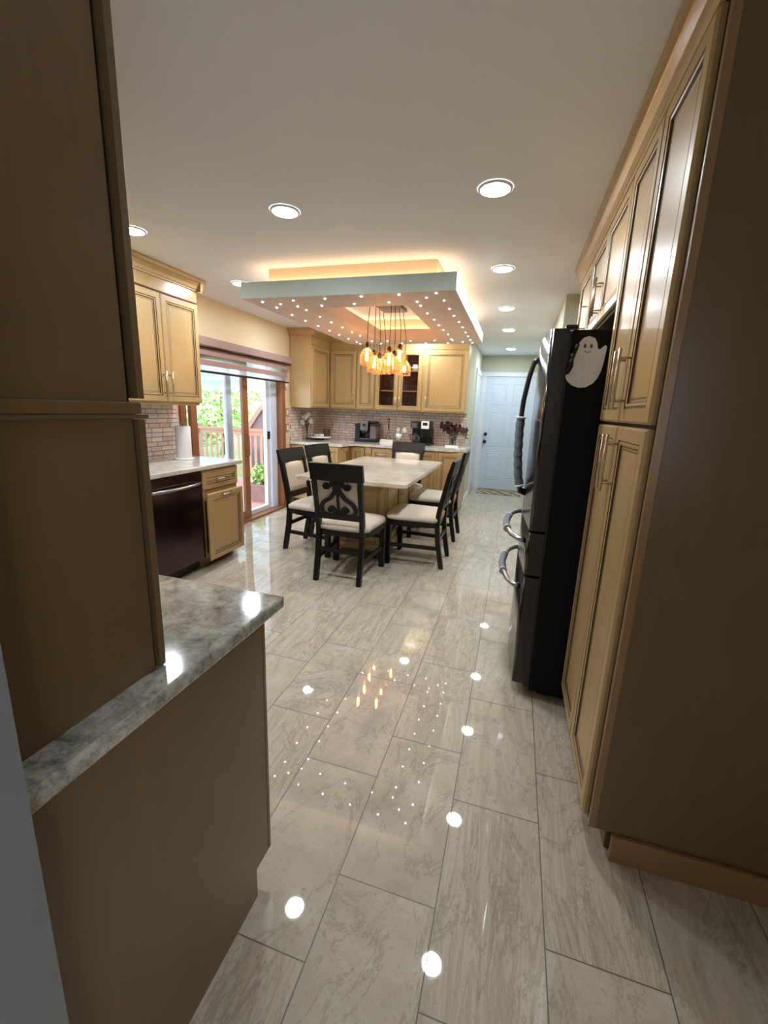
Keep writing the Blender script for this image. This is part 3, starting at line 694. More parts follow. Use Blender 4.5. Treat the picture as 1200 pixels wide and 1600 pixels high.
b = B(); b.box(-.622, .290, .931, -.611, .566, 1.398); b.obj('side_panel', PANEL, hu)
b = B(); b.box(-.622, .5661, .931, -.616, .572, 1.398); b.obj('reveal_shade', SHADOW, hu)
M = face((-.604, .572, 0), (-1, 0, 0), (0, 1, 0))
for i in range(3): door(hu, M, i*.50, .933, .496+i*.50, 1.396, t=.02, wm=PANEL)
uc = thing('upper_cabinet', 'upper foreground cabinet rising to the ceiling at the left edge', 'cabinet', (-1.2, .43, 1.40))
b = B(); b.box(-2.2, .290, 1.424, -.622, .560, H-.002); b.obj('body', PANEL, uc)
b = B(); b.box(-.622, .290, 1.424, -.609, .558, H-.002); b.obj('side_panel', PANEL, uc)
b = B(); b.box(-.622, .558, 1.424, -.620, .571, H-.002); b.obj('reveal_shade', SHADOW, uc)
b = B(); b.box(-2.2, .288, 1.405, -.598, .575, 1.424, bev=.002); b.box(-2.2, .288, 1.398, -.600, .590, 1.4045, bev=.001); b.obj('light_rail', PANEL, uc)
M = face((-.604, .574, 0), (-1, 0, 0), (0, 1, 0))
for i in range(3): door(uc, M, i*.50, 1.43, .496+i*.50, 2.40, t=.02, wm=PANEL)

# ------------------------------------------------------------------ left run along the wall
lb_ = thing('base_cabinet', 'maple base cabinet with drawer and pull-out door beside the dishwasher', 'cabinet', (-2.76, 3.15, 0))
b = B(); b.box(-3.06, 2.905, .10, -2.475, 3.385, .877); b.obj('body', WOOD, lb_)
b = B(); b.box(-3.06, 2.905, 0, -2.53, 3.37, .10); b.obj('toe_kick', PANEL, lb_)
M = face((-2.475, 3.385, 0), (0, -1, 0), (1, 0, 0))
d = door(lb_, M, .005, .70, .475, .865, 'drawer'); bar(d, M, (.16, .783), .17, False)
Mo = face((-2.43, 3.385, 0), (0, -1, 0), (1, 0, 0))
d = door(lb_, Mo, -.005, .085, .475, .675); bar(d, Mo, (.15, .650), .17, False)
B().box(-2.475, 2.95, .14, -2.431, 3.34, .60).obj('pull_out_bin', SHADOW, lb_)
dw = thing('dishwasher', 'black stainless dishwasher under the left worktop', 'dishwasher', (-2.76, 2.6, 0))
b = B(); b.box(-3.05, 2.30, .10, -2.48, 2.90, .877); b.box(-3.0, 2.32, 0, -2.54, 2.88, .10, 0); b.obj('body', BPL, dw)
b = B(); b.box(-2.479, 2.303, .115, -2.452, 2.897, .775, bev=.004); b.box(-2.479, 2.303, .78, -2.452, 2.897, .872, bev=.004); b.obj('front_panel', plain('dark_stainless_front', (88, 70, 72), .2, 1), dw)
b = B(); n = 12; pts = [(-2.448+.045*math.sin(math.pi*i/n)**.6, 2.34+.52*i/n, .775) for i in range(n+1)]; b.tube(pts, .013, 10, sx=1); b.obj('handle', STEEL, dw)
lf = thing('base_cabinet', 'maple base cabinets left of the dishwasher, mostly behind the foreground hutch', 'cabinet', (-2.76, 1.6, 0))
b = B(); b.box(-3.06, .94, .10, -2.475, 2.295, .877); b.obj('body', WOOD, lf); B().box(-3.06, .94, 0, -2.53, 2.295, .10).obj('toe_kick', PANEL, lf)
M = face((-2.475, 2.295, 0), (0, -1, 0), (1, 0, 0))
for i in range(2): d = door(lf, M, .005+i*.5, .11, .50+i*.5, .865); bar(d, M, (.45 if i == 0 else .56, .68), .15)
b = B(); b.box(-3.057, .94, .879, -2.425, 3.42, .915, bev=.006); b.obj('worktop', GRANL, label='pale veined stone worktop over the dishwasher beside the patio door', cat='worktop')
lu = thing('upper_cabinet', 'two-door maple wall cabinet left of the patio door, above the paper towels', 'cabinet', (-2.9, 2.9, 1.41))
b = B(); b.box(-3.057, 2.48, 1.415, -2.75, 3.30, 2.42); b.box(-3.05, 2.50, 1.395, -2.76, 3.29, 1.4151); b.obj('body', WOOD, lu)
b = B(); b.box(-2.749, 2.481, 2.255, -2.738, 3.30, 2.40, bev=.002); b.box(-2.749, 2.48, 2.248, -2.735, 3.30, 2.2545, 1); b.obj('frieze', [WOODH, GLAZE], lu)
M = face((-2.75, 3.298, 0), (0, -1, 0), (1, 0, 0))
d = door(lu, M, 0, 1.42, .405, 2.24); bar(d, M, (.375, 1.46), .20); d = door(lu, M, .410, 1.42, .815, 2.24); bar(d, M, (.44, 1.46), .20)
b = B(); crown(b, (-2.74, 1.2), (-2.74, 3.36), (1, 0, 0)); crown(b, (-3.06, 3.30), (-2.69, 3.30), (0, 1, 0)); b.obj('crown_molding', WOODH, label='stepped maple crown above the left wall cabinets', cat='molding')
lu2 = thing('upper_cabinet', 'maple wall cabinet mostly hidden behind the foreground hutch on the left', 'cabinet', (-2.9, 1.9, 1.41))
b = B(); b.box(-3.057, 1.2, 1.415, -2.75, 2.476, 2.42); b.obj('body', WOOD, lu2)
M = face((-2.75, 2.474, 0), (0, -1, 0), (1, 0, 0))
for i in range(3): d = door(lu2, M, i*.425, 1.42, .42+i*.425, 2.24); bar(d, M, (.38+i*.425, 1.46), .20)
# paper towels
pt = thing('paper_towel_holder', 'white paper towel roll on an upright stand on the left worktop', 'paper towels', (-2.86, 3.17, .916))
b = B(); b.lathe([(0, 0), (.085, 0), (.088, .008), (.078, .014), (0, .016)], (-2.86, 3.17, .916), 28); b.obj('base', WCER, pt)
B().lathe([(.019, 0), (.064, 0), (.066, .004), (.066, .276), (.064, .28), (.019, .28), (.019, 0)], (-2.86, 3.17, .932), 32).obj('towel_roll', PAPER, pt)
B().lathe([(0, 0), (.008, 0), (.008, .31), (.014, .315), (.012, .33), (0, .335)], (-2.86, 3.17, .930), 12).obj('rod', STEEL, pt)

# ------------------------------------------------------------------ back run: base cabinets
bb = thing('base_cabinet', 'maple corner base cabinet under the back worktop behind the left chairs', 'cabinet', (-2.68, 5.9, 0))
b = B(); b.box(-3.06, 5.475, .10, -2.30, 6.415, .892); b.obj('body', WOOD, bb); B().box(-3.06, 5.53, 0, -2.34, 6.41, .10).obj('toe_kick', PANEL, bb)
M = face((-3.06, 5.475, 0), (1, 0, 0), (0, -1, 0))
door(bb, M, .02, .115, .36, .875); door(bb, M, .40, .115, .74, .875)
M = face((-2.30, 5.475, 0), (0, 1, 0), (1, 0, 0)); door(bb, M, .03, .115, .30, .875, t=.016)
bc = thing('base_cabinet', 'maple base cabinets with drawers behind the table under the coffee machines', 'cabinet', (-1.5, 6.1, 0))
b = B(); b.box(-2.298, 5.805, .10, -.665, 6.415, .892); b.obj('body', WOOD, bc); B().box(-2.29, 5.87, 0, -.68, 6.41, .10).obj('toe_kick', PANEL, bc)
M = face((-2.298, 5.805, 0), (1, 0, 0), (0, -1, 0))
door(bc, M, .045, .115, .24, .875)
b = B(M); b.box(.255, .0, .10, .345, .022, .89, bev=.003); b.rings(.265, .70, .335, .80, [(0, .022, 0), (.008, .030, 0), (.012, .024, 1), (.02, .026, 0)]); b.obj('pilaster', [WOOD, GLAZE], bc)
for i, (z0, z1) in enumerate(((.70, .875), (.42, .69), (.115, .41))):
    d = door(bc, M, .355, z0, .66, z1, 'drawer'); bar(d, M, (.43, (z0+z1)/2), .15, False)
door(bc, M, .67, .70, .97, .875, 'drawer'); door(bc, M, .67, .115, .97, .69); door(bc, M, .975, .115, 1.27, .875)
b = B(M); b.box(1.275, 0, .10, 1.315, .012, .89, 0); b.obj('stile', [WOOD], bc)
door(bc, M, 1.32, .115, 1.62, .875)
b = B()
arc = [(-.80+.18*math.sin(a), 5.95-.18*math.cos(a)) for a in [math.pi/2*i/8 for i in range(9)]]
b.prism([(-3.057, 5.445), (-2.262, 5.445), (-2.262, 5.70), (-2.20, 5.765), (-1.0, 5.765)]+arc+[(-.62, 6.40), (-.72, 6.406), (-3.057, 6.406)], .893, .930, bev=.005)
b.obj('worktop', GRANL, label='pale stone worktop along the back wall with rounded right end', cat='worktop')
# back run: wall cabinets
u1_ = thing('upper_cabinet', 'maple wall cabinet on the side wall right of the patio door', 'cabinet', (-2.9, 5.75, 1.40))
b = B(); b.box(-3.057, 5.475, 1.405, -2.75, 6.406, 2.42); b.obj('body', WOOD, u1_)
M = face((-2.75, 5.48, 0), (0, 1, 0), (1, 0, 0)); d = door(u1_, M, .01, 1.42, .57, 2.235); bar(d, M, (.52, 1.50), .15)
b = B(); b.box(-2.7499, 5.476, 2.25, -2.744, 6.07, 2.36, 0); b.obj('frieze', WOODH, u1_)
def upper(x0, x1, label, doors, hand):
    t = thing('upper_cabinet', label, 'cabinet', ((x0+x1)/2, 6.25, 1.40))
    b = B(); b.box(x0, 6.10, 1.405, x1, 6.406, 2.42); b.obj('body', WOOD, t)
    b = B(); b.box(x0, 6.094, 2.25, x1, 6.0995, 2.36); b.obj('frieze', WOODH, t)
    M = face((0, 6.10, 0), (1, 0, 0), (0, -1, 0))
    for (a, c), h in zip(doors, hand):
        d = door(t, M, a, 1.42, c, 2.235); bar(d, M, (h, 1.47), .15)
    return t
upper(-2.748, -2.315, 'maple wall cabinet in the back corner with one broad door', [(-2.725, -2.325)], [-2.36])
upper(-2.313, -2.032, 'narrow one-door maple wall cabinet left of the glass doors', [(-2.305, -2.045)], [-2.07])
upper(-1.318, -.70, 'widest single-door maple wall cabinet above the burgundy plant', [(-1.295, -.712)], [-1.26])
gc = thing('glass_door_cabinet', 'maple wall cabinet with two glass doors holding stemware behind the pendants', 'cabinet', (-1.675, 6.25, 1.40))
b = B()
b.box(-2.030, 6.10, 1.405, -2.012, 6.406, 2.42); b.box(-1.338, 6.10, 1.405, -1.320, 6.406, 2.42); b.box(-2.012, 6.10, 1.405, -1.338, 6.406, 1.425); b.box(-2.012, 6.10, 2.235, -1.338, 6.406, 2.42); b.box(-1.685, 6.10, 1.425, -1.665, 6.118, 2.235)
b.obj('body', WOOD, gc)
B().box(-2.011, 6.385, 1.426, -1.339, 6.405, 2.234).obj('back_panel', INSIDE, gc)
for z in (1.68, 1.96): B().box(-2.011, 6.13, z, -1.339, 6.384, z+.016).obj('shelf', WOODH, gc)
M = face((0, 6.10, 0), (1, 0, 0), (0, -1, 0))
for a, c, h in ((-2.018, -1.680, -1.70), (-1.672, -1.332, -1.645)):
    b = B(M); t_ = .02
    b.rings(a, 1.42, c, 2.235, [(0, 0, 0), (0, t_-.006, 0), (.006, t_, 0), (.044, t_, 0), (.047, t_-.004, 1), (.054, t_-.002, 0), (.060, t_-.008, 0), (.060, 0, 0), (0, 0, 0)], fill=False)
    d = b.obj('door', [WOOD, GLAZE], gc); B(M).box(a+.056, .006, 1.476, c-.056, .009, 2.179).obj('glass_pane', PANE, d); bar(d, M, (h, 1.47), .13)
b = B(); crown(b, (-2.74, 5.475), (-2.74, 6.10), (1, 0, 0), 2.355); crown(b, (-3.06, 5.475), (-2.69, 5.475), (0, -1, 0), 2.355); crown(b, (-2.75, 6.094), (-.70, 6.094), (0, -1, 0), 2.355); crown(b, (-.70, 6.04), (-.70, 6.40), (1, 0, 0), 2.355)
b.obj('crown_molding', WOODH, label='maple crown along the back wall cabinets under the tray', cat='molding')
# stemware
def stem_glass(x, y, z, hgt, label):
    b = B(); s = hgt/.16
    b.lathe([(.030*s, 0), (.030*s, .002), (.005*s, .006), (.004*s, .07*s), (.012*s, .08*s), (.030*s, .10*s), (.033*s, .13*s), (.028*s, .16*s), (.026*s, .16*s), (.031*s, .13*s), (.027*s, .102*s), (.004, .083*s), (0, .083*s)], (x, y, z), 14)
    return b.obj('stem_glass', CLRG, label=label, cat='glass', group='stemware in the glass-door cabinet')
for x in (-1.93, -1.85, -1.77): stem_glass(x, 6.24, 1.4255, .17, 'clear stemmed glass on the bottom shelf behind the left glass door')
for x in (-1.60, -1.52, -1.42): stem_glass(x, 6.24, 1.4255, .18, 'clear stemmed glass on the bottom shelf behind the right glass door')
for x in (-1.90, -1.80): stem_glass(x, 6.24, 1.6965, .14, 'clear stemmed glass on the middle shelf behind the left glass door')
for x in (-1.59, -1.47): stem_glass(x, 6.24, 1.6965, .16, 'clear stemmed glass on the middle shelf behind the right glass door')
b = B(); b.lathe([(0, 0), (.03, 0), (.06, .03), (.075, .055), (.072, .055), (.055, .03), (0, .008)], (-1.46, 6.24, 1.9765), 20); b.lathe([(0, 0), (.025, 0), (.05, .03), (.06, .045), (.057, .045), (0, .006)], (-1.46, 6.24, 2.015), 20)
b.obj('stacked_bowls', WCER, label='white bowls stacked on the top shelf behind the right glass door', cat='bowls')

# ------------------------------------------------------------------ things on the back worktop
ZC = .9305
vz = thing('flower_vase', 'glass vase of pale dried flowers in the back-left worktop corner', 'vase', (-3.18+.06, 6.2, ZC))
VX, VY = -2.95, 5.77
b = B(); b.lathe([(0, 0), (.035, 0), (.04, .01), (.032, .06), (.030, .12), (.042, .20), (.046, .24), (.043, .24), (.038, .2), (.026, .12), (.028, .06), (.034, .012), (0, .012)], (VX-.03, VY+.09, ZC), 20)
VY -= .04
vz.location = (VX-.03, VY+.09, ZC); WM[vz.name] = Matrix.Translation((VX-.03, VY+.09, ZC)); b.obj('vase', CLRG, vz)
b = B(); b2 = B(); rr = random.Random(5); heads = []
for i in range(26):
    a = rr.uniform(0, 6.28); r_ = rr.uniform(.03, .12); hx, hy, hz = VX-.03+r_*.42*math.cos(a), VY+.09+r_*1.1*math.sin(a), ZC+rr.uniform(.24, .38)
    b.tube([(VX-.03, VY+.09, ZC+.015), (VX-.03+.015*math.cos(a), VY+.09+.015*math.sin(a), ZC+.2), (hx, hy, hz)], .0022, 5)
    for q in range(7):
        foliage(b2, (hx, hy, hz), .028, 3, .019, rr)
b.obj('stems', STEM, vz); b2.obj('petals', LEAFW, vz)
b = B(); foliage(b, (VX-.03, VY+.09, ZC+.25), .055, 16, .018, rr, .8); b.obj('leaves', LEAFG, vz)
ct = thing('cake_stand', 'round white marble tray on a dark foot in the worktop corner', 'tray', (-2.90, 6.05, ZC))
b = B(); b.lathe([(0, .030), (.185, .030), (.19, .036), (.19, .044), (.186, .048), (0, .048)], (-2.90, 6.05, ZC), 36); b.obj('top', WCER, ct)
b = B(); b.lathe([(0, 0), (.085, 0), (.085, .008), (.07, .03), (0, .03)], (-2.90, 6.05, ZC), 28); b.obj('foot', BRONZE, ct)
nh = B(); nh.prism([(-2.96, 6.01), (-2.84, 5.99), (-2.83, 6.08), (-2.95, 6.10)], ZC+.049, ZC+.085, bev=.004); nh.obj('butter_dish', WCER, label='small white covered dish on the round marble tray', cat='dish')
b = B(); cx_, cy_, cz_ = -2.815, 6.15, ZC+.049
for q in range(4):
    z = cz_+.012+q*.03; r_ = .045+.006*math.sin(q); b.tube([(cx_+r_*math.cos(a), cy_+r_*math.sin(a), z) for a in [6.2832*i/20 for i in range(21)]], .002, 5)
for q in range(12):
    a = q*.5236; b.tube([(cx_+.045*math.cos(a), cy_+.045*math.sin(a), cz_+.003), (cx_+.052*math.cos(a), cy_+.052*math.sin(a), cz_+.05), (cx_+.046*math.cos(a), cy_+.046*math.sin(a), cz_+.115)], .002, 5)
b.obj('wire_basket', BRONZE, label='small dark wire basket on the round tray beside the flowers', cat='basket')
# espresso machine
em = thing('espresso_machine', 'black espresso machine with steel head on the back worktop', 'coffee machine', (-2.17, 6.22, ZC))
x0, x1, y0, y1 = -2.335, -1.995, 6.10, 6.38
b = B(); b.box(x0, y0, ZC, x1, y1, ZC+.045, bev=.006); b.box(x0+.01, y0+.13, ZC+.045, x1-.10, y1, ZC+.26, bev=.006); b.box(x0+.095, y0+.08, ZC+.28, x0+.245, y1, ZC+.315, bev=.006); b.obj('body', BPL, em)
b = B(); b.box(x0, y0+.03, ZC+.046, x0+.075, y1-.02, ZC+.22, bev=.006); b.box(x0-.004, y0+.02, ZC+.222, x0+.08, y1-.02, ZC+.262, bev=.006); b.obj('water_tank', BPL, em)
b = B(); b.box(x0+.085, y0+.01, ZC+.165, x0+.21, y0+.14, ZC+.31, bev=.006); b.obj('brew_head', STEEL, em)
b = B(); b.lathe([(0, 0), (.018, 0), (.018, .012), (0, .012)], (0, 0, 0), 16); b.bm.transform(Matrix.Translation((x0+.148, y0+.01, ZC+.25)) @ Matrix.Rotation(R(90), 4, 'X')); b.obj('dial', BPL, em)
b = B(); b.tube([(x0+.148, y0+.07, ZC+.165), (x0+.148, y0+.07, ZC+.14)], .022, 14); b.tube([(x0+.148, y0+.06, ZC+.152), (x0+.148, y0-.05, ZC+.148)], .009, 10); b.obj('portafilter', STEEL, em)
b = B(); b.box(x1-.105, y0+.03, ZC+.046, x1-.012, y1-.03, ZC+.235, bev=.008); b.obj('milk_tank', plain('smoky_steel', (140, 125, 130), .3, .6), em)
b = B(); b.box(x1-.11, y0+.02, ZC+.236, x1, y1-.02, ZC+.262, bev=.006); b.box(x1-.13, y0+.06, ZC+.262, x1-.03, y1-.05, ZC+.31, bev=.008); b.obj('milk_lid', BPL, em)
b = B(); b.box(x0+.09, y0+.008, ZC+.0455, x1-.11, y0+.12, ZC+.052); b.obj('drip_grille', STEEL, em)
# books + oil bottle
for i, (dx, lb) in enumerate(((0, 'lower of two white books lying beside the espresso machine'), (.012, 'upper of two white books lying beside the espresso machine'))):
    z = ZC+i*.0255; b = B(); b.box(-1.955+dx, 6.17, z, -1.735-dx, 6.34, z+.004); b.box(-1.955+dx, 6.17, z+.021, -1.735-dx, 6.34, z+.025); b.box(-1.955+dx, 6.17, z+.004, -1.950+dx, 6.34, z+.021)
    t = b.obj('book', WCER, label=lb, cat='book', group='white books beside the espresso machine'); B().box(-1.950+dx, 6.173, z+.0041, -1.738-dx, 6.337, z+.0209).obj('pages', PAPER, t)
bt = thing('glass_cruet', 'clear flared bottle with tall black stopper on the white books', 'bottle', (-1.84, 6.255, ZC+.051))
b = B(); b.lathe([(0, 0), (.045, 0), (.048, .006), (.036, .04), (.016, .08), (.011, .13), (.013, .14), (.010, .14), (.008, .13), (.013, .08), (.033, .04), (.044, .008), (0, .006)], (-1.84, 6.255, ZC+.0515), 20); b.obj('bottle', CLRG, bt)
b = B(); b.lathe([(0, .125), (.008, .13), (.008, .17), (.013, .19), (.008, .21), (.006, .28), (.016, .295), (.016, .305), (0, .31)], (-1.84, 6.255, ZC+.0515), 14); b.obj('stopper', BPL, bt)
b = B(); b.lathe([(0, .008), (.040, .009), (.034, .03), (0, .03)], (-1.84, 6.255, ZC+.0515), 18); b.obj('oil', plain('golden_oil', (200, 160, 80), .2), bt)
# mug stand
ms = thing('mug_tree', 'gold wire mug tree on a cream tray left of the coffee maker', 'mug stand', (-1.64, 6.26, ZC))
b = B(); b.box(-1.725, 6.18, ZC, -1.50, 6.34, ZC+.014, bev=.004); b.obj('tray', plain('cream_tray', (225, 205, 165), .4), ms)
b = B(); mx, my = -1.64, 6.26
b.tube([(mx+.06*math.cos(a), my+.05*math.sin(a), ZC+.018) for a in [6.2832*i/20 for i in range(21)]], .003, 6)
b.tube([(mx, my, ZC+.016), (mx, my, ZC+.27), (mx+.012, my, ZC+.285), (mx, my, ZC+.30), (mx-.012, my, ZC+.285), (mx, my, ZC+.27)], .0035, 6)
for zz, a in ((.13, .3), (.13, 3.4), (.22, 5.9), (.22, 2.6)): b.tube([(mx, my, ZC+zz), (mx+.04*math.cos(a), my+.04*math.sin(a), ZC+zz+.005), (mx+.06*math.cos(a), my+.06*math.sin(a), ZC+zz+.03)], .003, 6)
b.obj('rack', GOLD, ms)
def mug(c, tilt, label):
    t = thing('mug', label, 'mug', c, group='white mugs on the gold rack')
    b = B(); b.lathe([(0, -.04), (.028, -.04), (.034, -.03), (.038, .04), (.035, .04), (.031, -.03), (0, -.034)], (0, 0, 0), 22)
    Mx = Matrix.Translation(c) @ Matrix.Rotation(tilt, 4, 'Y'); b.bm.transform(Mx); b.obj('cup', WCER, t)
    b = B(Mx); b.tube([(.036, 0, .025), (.058, 0, .022), (.062, 0, -.005), (.034, 0, -.02)], .005, 8); b.obj('mug_handle', WCER, t)
mug((-1.66, 6.185, ZC+.12), 1.9, 'largest-looking white mug hanging low on the gold rack')
mug((-1.57, 6.21, ZC+.20), 2.6, 'white mug hanging upper right on the gold rack')
mug((-1.69, 6.33, ZC+.20), .8, 'white mug at the back of the gold rack')
# coffee maker
cm = thing('coffee_maker', 'black two-sided coffee maker with glass carafe on the back worktop', 'coffee machine', (-1.31, 6.24, ZC))
x0, x1, y0, y1 = -1.475, -1.165, 6.11, 6.38
b = B(); b.box(x0-.01, y0, ZC, x1+.01, y1, ZC+.030, bev=.006); b.box(x0, y0+.15, ZC+.030, x1, y1, ZC+.235, bev=.006); b.box(x0+.16, y0+.03, ZC+.12, x1-.01, y0+.16, ZC+.235, bev=.006); b.obj('body', BPL, cm)
b = B(); b.box(x0, y0+.02, ZC+.236, x0+.16, y1, ZC+.335, bev=.012); b.box(x0+.162, y0+.01, ZC+.236, x1-.02, y1, ZC+.345, bev=.012); b.obj('brew_head', BPL, cm)
b = B(); b.box(x0+.02, y0+.014, ZC+.245, x0+.10, y0+.021, ZC+.315, bev=.002); b.obj('button_panel', STEEL, cm)
b = B(); b.box(x0+.165, y0-.002, ZC+.238, x1-.03, y0+.011, ZC+.347, bev=.004); b.obj('display_panel', WCER, cm)
b = B(); b.box(x0+.19, y0-.004, ZC+.285, x1-.055, y0-.0021, ZC+.325, bev=.0); b.obj('screen', BPL, cm)
b = B(); b.lathe([(0, 0), (.052, 0), (.060, .02), (.062, .08), (.050, .12), (.045, .13), (.043, .13), (.058, .08), (.056, .02), (0, .004)], (x0+.08, y0+.08, ZC+.032), 22); b.obj('carafe', CLRG, cm)
b = B(); b.lathe([(.052, .105), (.054, .125), (.046, .14), (0, .145)], (x0+.08, y0+.08, ZC+.032), 22); b.tube([(x0+.03, y0+.03, ZC+.15), (x0+.005, y0+.005, ZC+.14), (x0+.01, y0+.01, ZC+.08), (x0+.03, y0+.03, ZC+.06)], .007, 8); b.obj('carafe_lid', BPL, cm)
# burgundy plant on white book
b = B(); b.box(-.955, 6.16, ZC, -.765, 6.32, ZC+.018, bev=.002); b.obj('white_coaster', WCER, label='flat white slab under the glass vase at the worktop\'s right end', cat='coaster')
bp = thing('burgundy_plant', 'dark burgundy leaves in a clear glass jar at the worktop\'s right end', 'plant', (-.86, 6.24, ZC+.018))
b = B(); b.lathe([(0, 0), (.045, 0), (.05, .008), (.046, .06), (.052, .13), (.049, .13), (.043, .06), (.045, .01), (0, .008)], (-.86, 6.24, ZC+.0185), 22); b.obj('jar', CLRG, bp)
b = B(); b2 = B(); rr = random.Random(9)
for i in range(26):
    tx = -1.03+.37*(i/25); tz = ZC+.30-.11*(i/25)+rr.uniform(-.05, .05); ty = 6.24+rr.uniform(-.09, .09)
    b.tube([(-.86+rr.uniform(-.02, .02), 6.24, ZC+.03), (-.86+(tx+.86)*.35, 6.24+(ty-6.24)*.4, ZC+.17), (tx, ty, tz)], .003, 5)
    for q in range(3):
        p = Vector((tx, ty, tz))+Vector((rr.uniform(-.03, .03), rr.uniform(-.03, .03), rr.uniform(-.035, .03)))
        a = Vector((rr.gauss(0, 1), rr.gauss(0, .6), rr.gauss(0, .9))).normalized(); e = a.cross(Vector((rr.gauss(0, .4), -1, rr.gauss(0, .4)))).normalized(); L = rr.uniform(.035, .05)
        b2.f([b2.v(p-a*L), b2.v(p-a*L*.2-e*L*.55), b2.v(p+a*L*.5-e*L*.4), b2.v(p+a*L*1.1), b2.v(p+a*L*.5+e*L*.4), b2.v(p-a*L*.2+e*L*.55)], 0)
b.obj('stems', STEM, bp); b2.obj('leaves', BURG, bp)

# ------------------------------------------------------------------ table
tb = thing('dining_table', 'cream marble-topped dining table on a maple cabinet base', 'table', (-1.36, 4.42, 0))
b = B(); x0, x1, y0, y1, r_ = -1.905, -.845, 3.46, 5.36, .05
pts = []
for cx_, cy_, a0 in ((x1-r_, y0+r_, -90), (x1-r_, y1-r_, 0), (x0+r_, y1-r_, 90), (x0+r_, y0+r_, 180)):
    for i in range(6): a = R(a0+18*i); pts.append((cx_+r_*math.cos(a), cy_+r_*math.sin(a)))
b.prism(pts, .768, .800, bev=.004); b.obj('tabletop', TABLEM, tb)
bx0, bx1, by0, by1 = -1.590, -1.088, 3.70, 4.66
b = B(); b.box(bx0, by0, .09, bx1, by1, .767); b.obj('base', WOOD, tb); B().box(bx0+.04, by0+.04, 0, bx1-.04, by1-.04, .09).obj('plinth', PANEL, tb)
M = face((bx1, by0, 0), (0, 1, 0), (1, 0, 0))
for i in range(2): d = door(tb, M, .03+i*.455, .11, .475+i*.455, .75, t=.014); bar(d, M, (.44 if i == 0 else .52, .56), .12, base=.012, off=.02)
M = face((bx0, by0, 0), (1, 0, 0), (0, -1, 0)); d = door(tb, M, .01, .11, .49, .75, t=.014); bar(d, M, (.40, .70), .07, False, base=.012, off=.02)
M = face((bx0, by1, 0), (0, -1, 0), (-1, 0, 0))
for i in range(2): door(tb, M, .03+i*.455, .11, .475+i*.455, .75, t=.014)

# ------------------------------------------------------------------ chairs
def sweep_strip(b, pts, w, y0, y1, n=6):
    """flat scroll work in the local x-z plane: pts smoothed by Catmull-Rom, width w (list), thickness y0..y1"""
    P = [Vector((p[0], 0, p[1])) for p in pts]; out = []; ws = []
    for i in range(len(P)-1):
        p0 = P[max(i-1, 0)]; p1 = P[i]; p2 = P[i+1]; p3 = P[min(i+2, len(P)-1)]
        for k in range(n):
            t = k/n; out.append(.5*((2*p1)+(-p0+p2)*t+(2*p0-5*p1+4*p2-p3)*t*t+(-p0+3*p1-3*p2+p3)*t**3)); ws.append(w[i]*(1-t)+w[i+1]*t)
    out.append(P[-1]); ws.append(w[-1]); rows = []
    for i, p in enumerate(out):
        t = (out[min(i+1, len(out)-1)]-out[max(i-1, 0)]).normalized(); nr = Vector((-t.z, 0, t.x))*ws[i]/2
        rows.append([b.v((q.x, yy + back_y(q.z), q.z)) for q, yy in ((p+nr, y0), (p-nr, y0), (p-nr, y1), (p+nr, y1))])
    for a, c in zip(rows, rows[1:]):
        for k in range(4): b.f([a[k], a[(k+1)%4], c[(k+1)%4], c[k]], 0)
    b.f(rows[0][::-1], 0); b.f(rows[-1], 0)
def back_y(z):
    pts = [(0, -.01), (.10, .008), (.25, .035), (.40, .048), (.50, .044), (.60, .026), (.80, -.018), (1.01, -.062)]
    for (a, ya), (c, yc) in zip(pts, pts[1:]):
        if z <= c: return ya+(yc-ya)*(z-a)/(c-a)
    return pts[-1][1]
def disc(b, x, z, r, y0, y1):
    n = 16; a = [b.v((x+r*math.cos(6.2832*i/n), y0+back_y(z), z+r*math.sin(6.2832*i/n))) for i in range(n)]; c = [b.v((x+r*math.cos(6.2832*i/n), y1+back_y(z), z+r*math.sin(6.2832*i/n))) for i in range(n)]
    b.f(a, 0); b.f(c[::-1], 0)
    for i in range(n): b.f([a[i], a[(i+1)%n], c[(i+1)%n], c[i]], 0)
